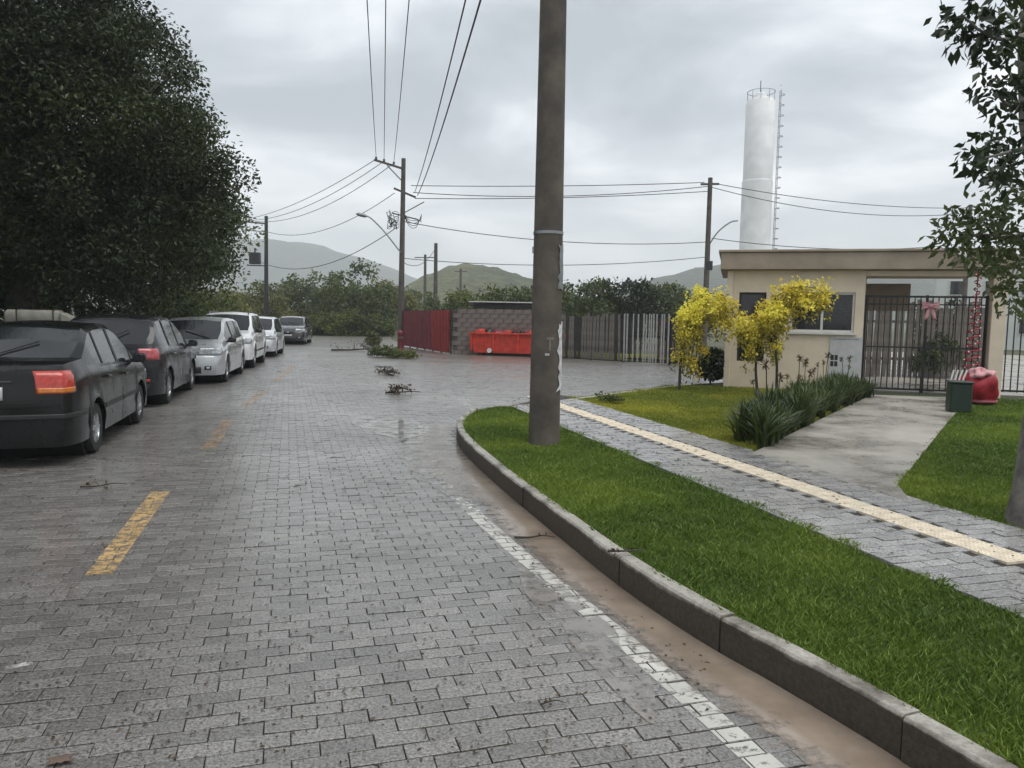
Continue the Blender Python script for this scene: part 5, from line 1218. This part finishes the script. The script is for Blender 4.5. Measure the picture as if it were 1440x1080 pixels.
def front_set(lamp=(.50, .66, .82), grille=(.32, .60, .68), intake=(.42, .26, .40), chrome=False):
    return dict(patches=[(('headlamp', 1, lamp[0], 1.0, lamp[1], lamp[2], M['headlamp']), dict(side=.28, skew=.08, rnd=.4)), (('fog_lamp', 1, .68, .86, .33, .42, M['black_plastic']), dict()), (('fog_lens', 1, .73, .81, .35, .40, M['headlamp']), dict(off=.012)), (('tail_lamp', -1, .72, 1.0, .75, .98, M['tail_red']), dict(side=.15))],
        mids=[('grille', 1, grille[0], grille[1], grille[2], M['black_plastic']), ('lower_intake', 1, intake[0], intake[1], intake[2], M['black_plastic'], .008), ('number_plate', 1, .2, .44, .53, M['plate'], .014), ('badge', 1, .05, grille[1] + .02, grille[2] - .005, M['rim'], .02), ('bonnet_seam', 1, .6, .715, .721, M['underbody'], .003)])
mpv = dict(L=4.15, W=1.72, H=1.50, axr=-1.28, axf=1.30, wr=.305, paint=M['car_silver'], top=[(-2.075, .95), (-1.95, 1.05), (-1.75, 1.38), (-1.55, 1.46), (-.6, 1.50), (.1, 1.485), (.45, 1.42), (.9, 1.20), (1.28, .99), (1.5, .94), (1.85, .85), (2.0, .77), (2.075, .66)],
    belt=[(-2.075, .98), (0, .94), (1.0, .91), (2.075, .80)], cowl=1.28, rfront=.45, rrear=-1.6, deck=-1.93, glass=[(-1.45, -1.0), (-.92, .0), (.09, 1.06)], doors=[(-1.0, .03), (.05, 1.08)], pillars=[(-1.0, -.92), (0, .09)], mirror=.98, taper=.15, nose=.12, bulge=.12, strip=0, mirror_mat=M['black_plastic'], screen=None, wipers=[((1.24, .45, 1.02), (.98, -.12, 1.165)), ((1.24, -.1, 1.03), (1.0, -.6, 1.14))], **front_set())
suv = dict(L=4.25, W=1.78, H=1.64, axr=-1.30, axf=1.30, wr=.335, zl=.27, paint=M['car_white'], top=[(-2.125, 1.0), (-2.02, 1.12), (-1.88, 1.5), (-1.7, 1.6), (-.5, 1.64), (.2, 1.62), (.42, 1.56), (.85, 1.30), (1.15, 1.10), (1.4, 1.06), (1.85, .99), (2.03, .90), (2.125, .74)],
    belt=[(-2.125, 1.06), (0, 1.04), (1.0, 1.02), (2.125, .92)], cowl=1.15, rfront=.42, rrear=-1.72, deck=-2.0, glass=[(-1.6, -1.05), (-.97, -.05), (.04, .95)], doors=[(-1.05, -.02), (0, 1.02)], pillars=[(-1.05, -.97), (-.05, .04)], mirror=.86, taper=.12, nose=.06, bulge=.08, strip=1, mirror_mat=M['black_plastic'], rails=1, wipers=[((1.12, .45, 1.13), (.9, -.1, 1.28))], **front_set((.55, .74, .90), (.42, .62, .80), (.5, .30, .50)))
def variant(base, **kw): d = dict(base); d.update(kw); return d
compact = variant(mpv, paint=M['car_pearl'], L=4.15)
dark6 = variant(mpv, paint=M['car_dark'])
for s in (mpv, compact, dark6): s['screen'] = M['glass_dark']
def park(spec, name, label, wheel_px, hd, facing, Yw=None):
    """wheel_px: ground pixel of the road-side wheel nearest to us"""
    p = gp(*wheel_px); h = R_(hd); fw_ = Vector((-math.sin(h), math.cos(h), 0)); lf = Vector((-fw_.y, fw_.x, 0))
    dist = -spec['axr'] if facing > 0 else spec['axf']
    c = p + fw_ * dist + lf * (spec['W'] / 2 - .05); ang = math.atan2(fw_.y, fw_.x) + (0 if facing > 0 else math.pi)
    return make_car(name, label, spec, (c.x, c.y, 0.0), ang)
park(sedan, 'parked_car', 'black sedan seen from behind, nearest of the parked cars', (133, 636), 15.5, 1)
park(hatch, 'parked_car', 'graphite hatchback with rose tail lamps behind the black sedan', (236, 567), 14, 1)
park(mpv, 'parked_car', 'silver car facing us with a grey windscreen', (318, 537), 12, -1)
park(suv, 'parked_car', 'white off-roader facing us behind the silver car', (357, 517), 12, -1)
park(compact, 'parked_car', 'pearl white compact car behind the white off-roader', (388, 501), 11.5, -1)
park(dark6, 'parked_car', 'dark car facing us, last in the parked row', (430, 484), 9, -1)
#==PART6==

# ------------------------------------------------------------------ planting before the gatehouse
def strap_plant(n, h, spread, seed):
    r_ = random.Random(seed); V = []; F = []
    for k in range(n):
        a = r_.uniform(0, 6.28); ln = h * r_.uniform(.7, 1.25); bend = r_.uniform(.25, 1.0) * spread; w = r_.uniform(.010, .018); bx0, by0 = r_.gauss(0, .04), r_.gauss(0, .04); b = len(V); sg = 5
        for i in range(sg + 1):
            t = i / sg; rr = bend * t ** 1.6; z = ln * (t - .42 * bend / spread * t * t); ww = w * (1 - t ** 3) + .001
            cx_, cy_ = bx0 + math.cos(a) * rr, by0 + math.sin(a) * rr; V += [(cx_ - math.sin(a) * ww, cy_ + math.cos(a) * ww, z), (cx_ + math.sin(a) * ww, cy_ - math.cos(a) * ww, z)]
        for i in range(sg): F.append((b + 2 * i, b + 2 * i + 1, b + 2 * i + 3, b + 2 * i + 2))
    me = bpy.data.meshes.new('leaf_fan'); me.from_pydata(V, [], F); me.materials.append(M['strap']); return me
fans = [strap_plant(75, .50, .36, 100 + k) for k in range(6)]
def stalk_mesh(seed):
    r_ = random.Random(seed); m = MB(); h = r_.uniform(.68, .85); m.tube([(0, 0, 0), (.02, .01, h * .5), (r_.gauss(.03, .03), r_.gauss(0, .03), h)], .006, 5); return m.mesh('flower_stalk', M['strap']), h
heads = MB(); 
for k in range(22):
    v = Vector(rand_unit(1)[0]); heads.bar((0, 0, 0), tuple(v * .06), .006)
hme = heads.mesh('flower_head', M['fallen'])
ORD = 'first second third fourth fifth sixth seventh eighth ninth tenth eleventh twelfth thirteenth fourteenth fifteenth sixteenth seventeenth eighteenth nineteenth twentieth'.split(); ORD += ['twenty-' + q for q in ORD[:9]] + ['thirtieth'] + ['thirty-' + q for q in ORD[:9]]
row = 0; pe = [Vector((2.92, 8.75)), Vector((5.02, 12.1)), Vector((7.08, 15.1))]; pl_ = catmull([tuple(p) for p in pe], .30)
cnt = 0
for i, p in enumerate(pl_):
    t = (pl_[min(i + 1, len(pl_) - 1)] - pl_[max(i - 1, 0)]).normalized(); nl = Vector((-t.y, t.x))
    for r in range(1 if i < 1 else 2 if i < 5 else 3):
        q = p + nl * (.06 + .25 * r + random.gauss(0, .04)) + t * random.gauss(0, .05)
        root = empty('strap_leaf_plant', (q.x, q.y, KH - .02), random.uniform(0, 6)); s = random.uniform(.68, 1.15) * (1.15 if i < 2 else 1); root.scale = (s, s, s)
        tag(root, 'strap leaf plant, %s from the sidewalk in the %s row of the border' % (ORD[i], ('path side', 'middle', 'house side')[r]), 'plant', 'strap leaf plants along the garden path')
        link(bpy.data.objects.new('leaf_fan', random.choice(fans)), root)
        if random.random() < .22 or i < 1:
            sm, hh = stalk_mesh(cnt); st = link(bpy.data.objects.new('flower_stalk', sm), root); o = link(bpy.data.objects.new('flower_head', hme), st); o.location = (sm.vertices[-1].co.x, sm.vertices[-1].co.y, hh)
        cnt += 1
# two small trees in yellow bloom
def bloom_tree(label, base, stems, arcs, n_fl):
    root = empty('yellow_flowering_tree', base); tag(root, label, 'tree', 'yellow flowering trees')
    bl = Vector(base); m = MB()
    for st in stems:
        pts = [p - bl for p in st]; cp = catmull([tuple(p) for p in pts], .12); k = len(cp); m.tube(cp, [.032 * (1 - .6 * i / k) for i in range(k)], 8)
    for arc in arcs:
        pts = [p - bl for p in arc]; cp = catmull([tuple(p) for p in pts], .12); k = len(cp); m.tube(cp, [.012 * (1 - .6 * i / k) for i in range(k)], 6)
    m.build('trunk', M['bark'], root, smooth=50)
    C = []; Rr = []
    for arc in arcs:
        cp = catmull([tuple(p - bl) for p in arc], .07)
        for i, p in enumerate(cp): C.append((p.x + random.gauss(0, .09), p.y + random.gauss(0, .16), p.z + random.gauss(-.03, .07))); Rr.append(random.uniform(.10, .2))
    V, F = leaf_cloud(C, np.array(Rr), n_fl, .065, .6, .35, .9); np_mesh('blossom', V, F, M['yellow_fl'], root)
    C2 = [(c[0], c[1], c[2] - random.uniform(.05, .22)) for c in C]
    V, F = leaf_cloud(C2, np.array(Rr), n_fl // 2, .085, .45, .6, 1.2); np_mesh('foliage', V, F, M['green_sh'], root); return root
def D(Y, *pts): return [at_depth(x, y, Y + random.uniform(-.15, .15)) for x, y in pts]
b1 = gp(955, 548, KH); Y1 = b1.y
bloom_tree('arching yellow flowering tree at the left corner of the gatehouse', b1, [[b1, *D(Y1, (958, 500), (966, 455))]],
    [D(Y1, (966, 460), (980, 425), (1003, 412), (1025, 425), (1036, 450)), D(Y1, (962, 470), (966, 440), (985, 415), (1010, 418)), D(Y1, (966, 455), (985, 440), (1005, 440), (1020, 455)), D(Y1, (962, 500), (965, 470), (975, 440)), D(Y1, (970, 520), (975, 490), (985, 460)), D(Y1, (972, 445), (995, 420), (1020, 440))], 44)
b2 = gp(1065, 556, KH); Y2 = b2.y
b2b = at_depth(1092, 556, Y2); b2b.z = KH
bloom_tree('wider yellow flowering tree covering the wall between the two windows', b2, [[b2, *D(Y2, (1063, 510), (1070, 455))], [b2b, *D(Y2, (1092, 500), (1085, 440))]],
    [D(Y2, (1075, 455), (1090, 420), (1115, 405), (1145, 405), (1168, 420)), D(Y2, (1085, 480), (1085, 445), (1098, 418), (1130, 410), (1155, 415)), D(Y2, (1092, 495), (1092, 465), (1100, 435), (1120, 420)), D(Y2, (1045, 480), (1050, 455), (1065, 440), (1080, 430)), D(Y2, (1040, 450), (1058, 450), (1075, 460)), D(Y2, (1058, 490), (1062, 470), (1072, 450)), D(Y2, (1085, 450), (1110, 430), (1135, 425))], 44)
tree('corner_shrub', 'dark green shrub at the foot of the gatehouse corner', tuple(gp(998, 541, KH)), [(0, 0, .45, .30, .28, .45)], 45, 50, .15, .10, M['leaf_dark'], .03, cat='shrub', limbs=4)
tree('small_shrub', 'small dark shrub on the lawn edge behind the big pole', tuple(gp(858, 566, KH)), [(0, 0, .1, .22, .2, .1)], 14, 40, .1, .06, M['leaf_mid'], .015, cat='shrub', limbs=2)
# weed island, red post and debris at the junction
wp = gp(560, 503); tree('weed_clump', 'bright weeds growing at the corner before the red fence', (wp.x, wp.y, 0), [(-.6, .4, .2, .7, .6, .2), (.3, -.3, .10, .5, .5, .11)], 50, 50, .18, .10, M['leaf_hedge'], .03, cat='weeds', limbs=5)
wp2 = gp(524, 487); tree('weed_clump', 'pale weeds left of the red post', (wp2.x, wp2.y, 0), [(0, .3, .35, .4, .4, .35)], 24, 50, .2, .13, M['leaf_olive'], .03, cat='weeds', limbs=5)
rp = gp(563, 493); ro_ = empty('red_bollard', (rp.x, rp.y, 0)); tag(ro_, 'short dull red post among the weeds', 'bollard')
m = MB(); m.lathe([(.16, 0), (.14, .1), (.13, .75), (.15, .78), (.15, .84), (.09, .92), (.001, .94)], 14); m.build('post', M['maroon'], ro_, smooth=40)
m = MB(); m.lathe([(.134, .55), (.134, .65)], 14); m.build('band', M['rust'], ro_)
def branch(label, px, ln, ang, leaves, seed, mat='fallen', thick=.014, z=.004, hgt=.12):
    r_ = random.Random(seed); p = gp(px[0], px[1], z); ro = empty('fallen_branch', p, ang); tag(ro, label, 'branch', 'storm debris on the ground'); m = MB()
    cp = catmull([(-ln / 2, 0, thick), (-ln * .15, r_.uniform(-.12, .12) * ln, thick * 1.3), (ln * .2, r_.uniform(-.12, .12) * ln, thick * 2), (ln / 2, r_.uniform(-.1, .1) * ln, thick)], ln / 16); k = len(cp); m.tube(cp, [thick * (1 - .7 * i / k) for i in range(k)], 6)
    tips = []
    for i in range(max(2, int(leaves / 14))):
        s = cp[r_.randint(2, k - 2)]; e = s + Vector((r_.uniform(-.2, .2) * ln, r_.uniform(-.25, .25) * ln, r_.uniform(0, hgt))); e.z = max(e.z, .01); m.tube([s, s.lerp(e, .5) + Vector((0, 0, .02)), e], [thick * .5, thick * .35, thick * .15], 5); tips.append(tuple(e))
    m.build('stem', M['bark'], ro, smooth=60)
    if leaves:
        V, F = leaf_cloud(tips, np.full(len(tips), ln * .12), max(1, leaves // len(tips)), min(.07, ln * .16), .5, .2, .4); V[:, 2] = np.maximum(V[:, 2], .004); tag(np_mesh('leaf_cluster', V, F, M[mat], ro), kind='stuff')
    return ro
branch('dark fallen twig on the road right of the black sedan', (146, 684), .38, .3, 14, 1, thick=.009, hgt=.04)
branch('small dark twig lying near the bottom of the lane', (778, 990), .11, .2, 10, 2, thick=.004, hgt=.02)
branch('dark stick lying across the gutter silt at the kerb', (752, 757), .30, .1, 0, 3, thick=.010, z=.008, hgt=.012)
branch('dark twig lying on the turf of the verge', (882, 776), .24, .1, 6, 4, thick=.008, z=KH + .02, hgt=.02)
branch('small leafy twig in the middle of the lane', (422, 684), .12, .6, 12, 5, thick=.004, hgt=.03)
branch('broken brown branch heap at the junction, rear one', (548, 527), 1.1, 1.9, 200, 6, thick=.03, hgt=.12)
branch('black leafy branch at the junction, front one', (567, 553), .75, .4, 150, 7, thick=.02, hgt=.14)
branch('large dark branch lying on the far lane', (505, 494), 2.4, .15, 140, 8, thick=.05, hgt=.35)
def litter(px, label, mat, s, seed):
    p = gp(px[0], px[1], .006); r_ = random.Random(seed); n = 7
    rows = [[((i / n - .5) * s * (1 + .2 * math.sin(j + seed)), (j / n - .5) * s * .6, .004 + .3 * s * abs(math.sin(i * 1.3 + seed) * math.cos(j * .9)) * .25) for i in range(n + 1)] for j in range(n + 1)]
    ro = empty('litter', p, r_.uniform(0, 3)); tag(ro, label, 'litter'); o = MB().grid(rows).build('crumpled_sheet', mat, ro, smooth=60); o.modifiers.new('thickness', 'SOLIDIFY').thickness = .0015
litter((84, 1070), 'small reddish dead leaf at the lower left corner', M['rust'], .075, 1)
litter((540, 516), 'brown cardboard scrap beside the branch heap', M['tarp'], .5, 2)
# scattered leaf litter
def scatter(n, region, label, zf, size, mat, name):
    q = np.array([tuple(gp(x, y)) for x, y in zip(rng.uniform(region[0], region[2], n), region[1] + (region[3] - region[1]) * rng.random(n) ** .8)])[:, :2]
    return q
q = scatter(1700, (0, 490, 1000, 1080), '', 0, 0, None, '')
ok = (q[:, 0] > xl(q[:, 1]) + .2) & ~inpoly(q, [(p.x, p.y) for p in offset_line(KL, -.1)] + [(60, 20.4), (60, -1.2)]) & (q[:, 1] < 30); q = q[ok]
side = []
for _ in range(700):
    u, v = random.uniform(2, 13), random.uniform(VL, VR); w = UV(u, v); side.append((w.x, w.y, KH + .008))
pts = [(a, b, .005) for a, b in q] + side
C = np.array(pts); n = len(C); a = rng.random(n) * 6.28; s = rng.uniform(.007, .024, n) * np.clip(np.hypot(C[:, 0], C[:, 1]) / 7, .6, 2.0); d = np.stack([np.cos(a), np.sin(a), np.zeros(n)], 1) * s[:, None]; e = np.stack([-np.sin(a), np.cos(a), np.zeros(n)], 1) * (s * rng.uniform(.3, .5, n))[:, None]; up = np.stack([np.zeros(n), np.zeros(n), rng.uniform(.001, .010, n)], 1)
V = np.stack([C - d, C + e + up, C + d + up * .3, C - e + up * .5], 1).reshape(-1, 3); lv = np_mesh('leaf_litter', V, np.arange(4)[None] + (np.arange(n) * 4)[:, None], M['fallen']); tag(lv, 'dark fallen leaves and bits strewn over road and sidewalk', 'leaves', kind='stuff')
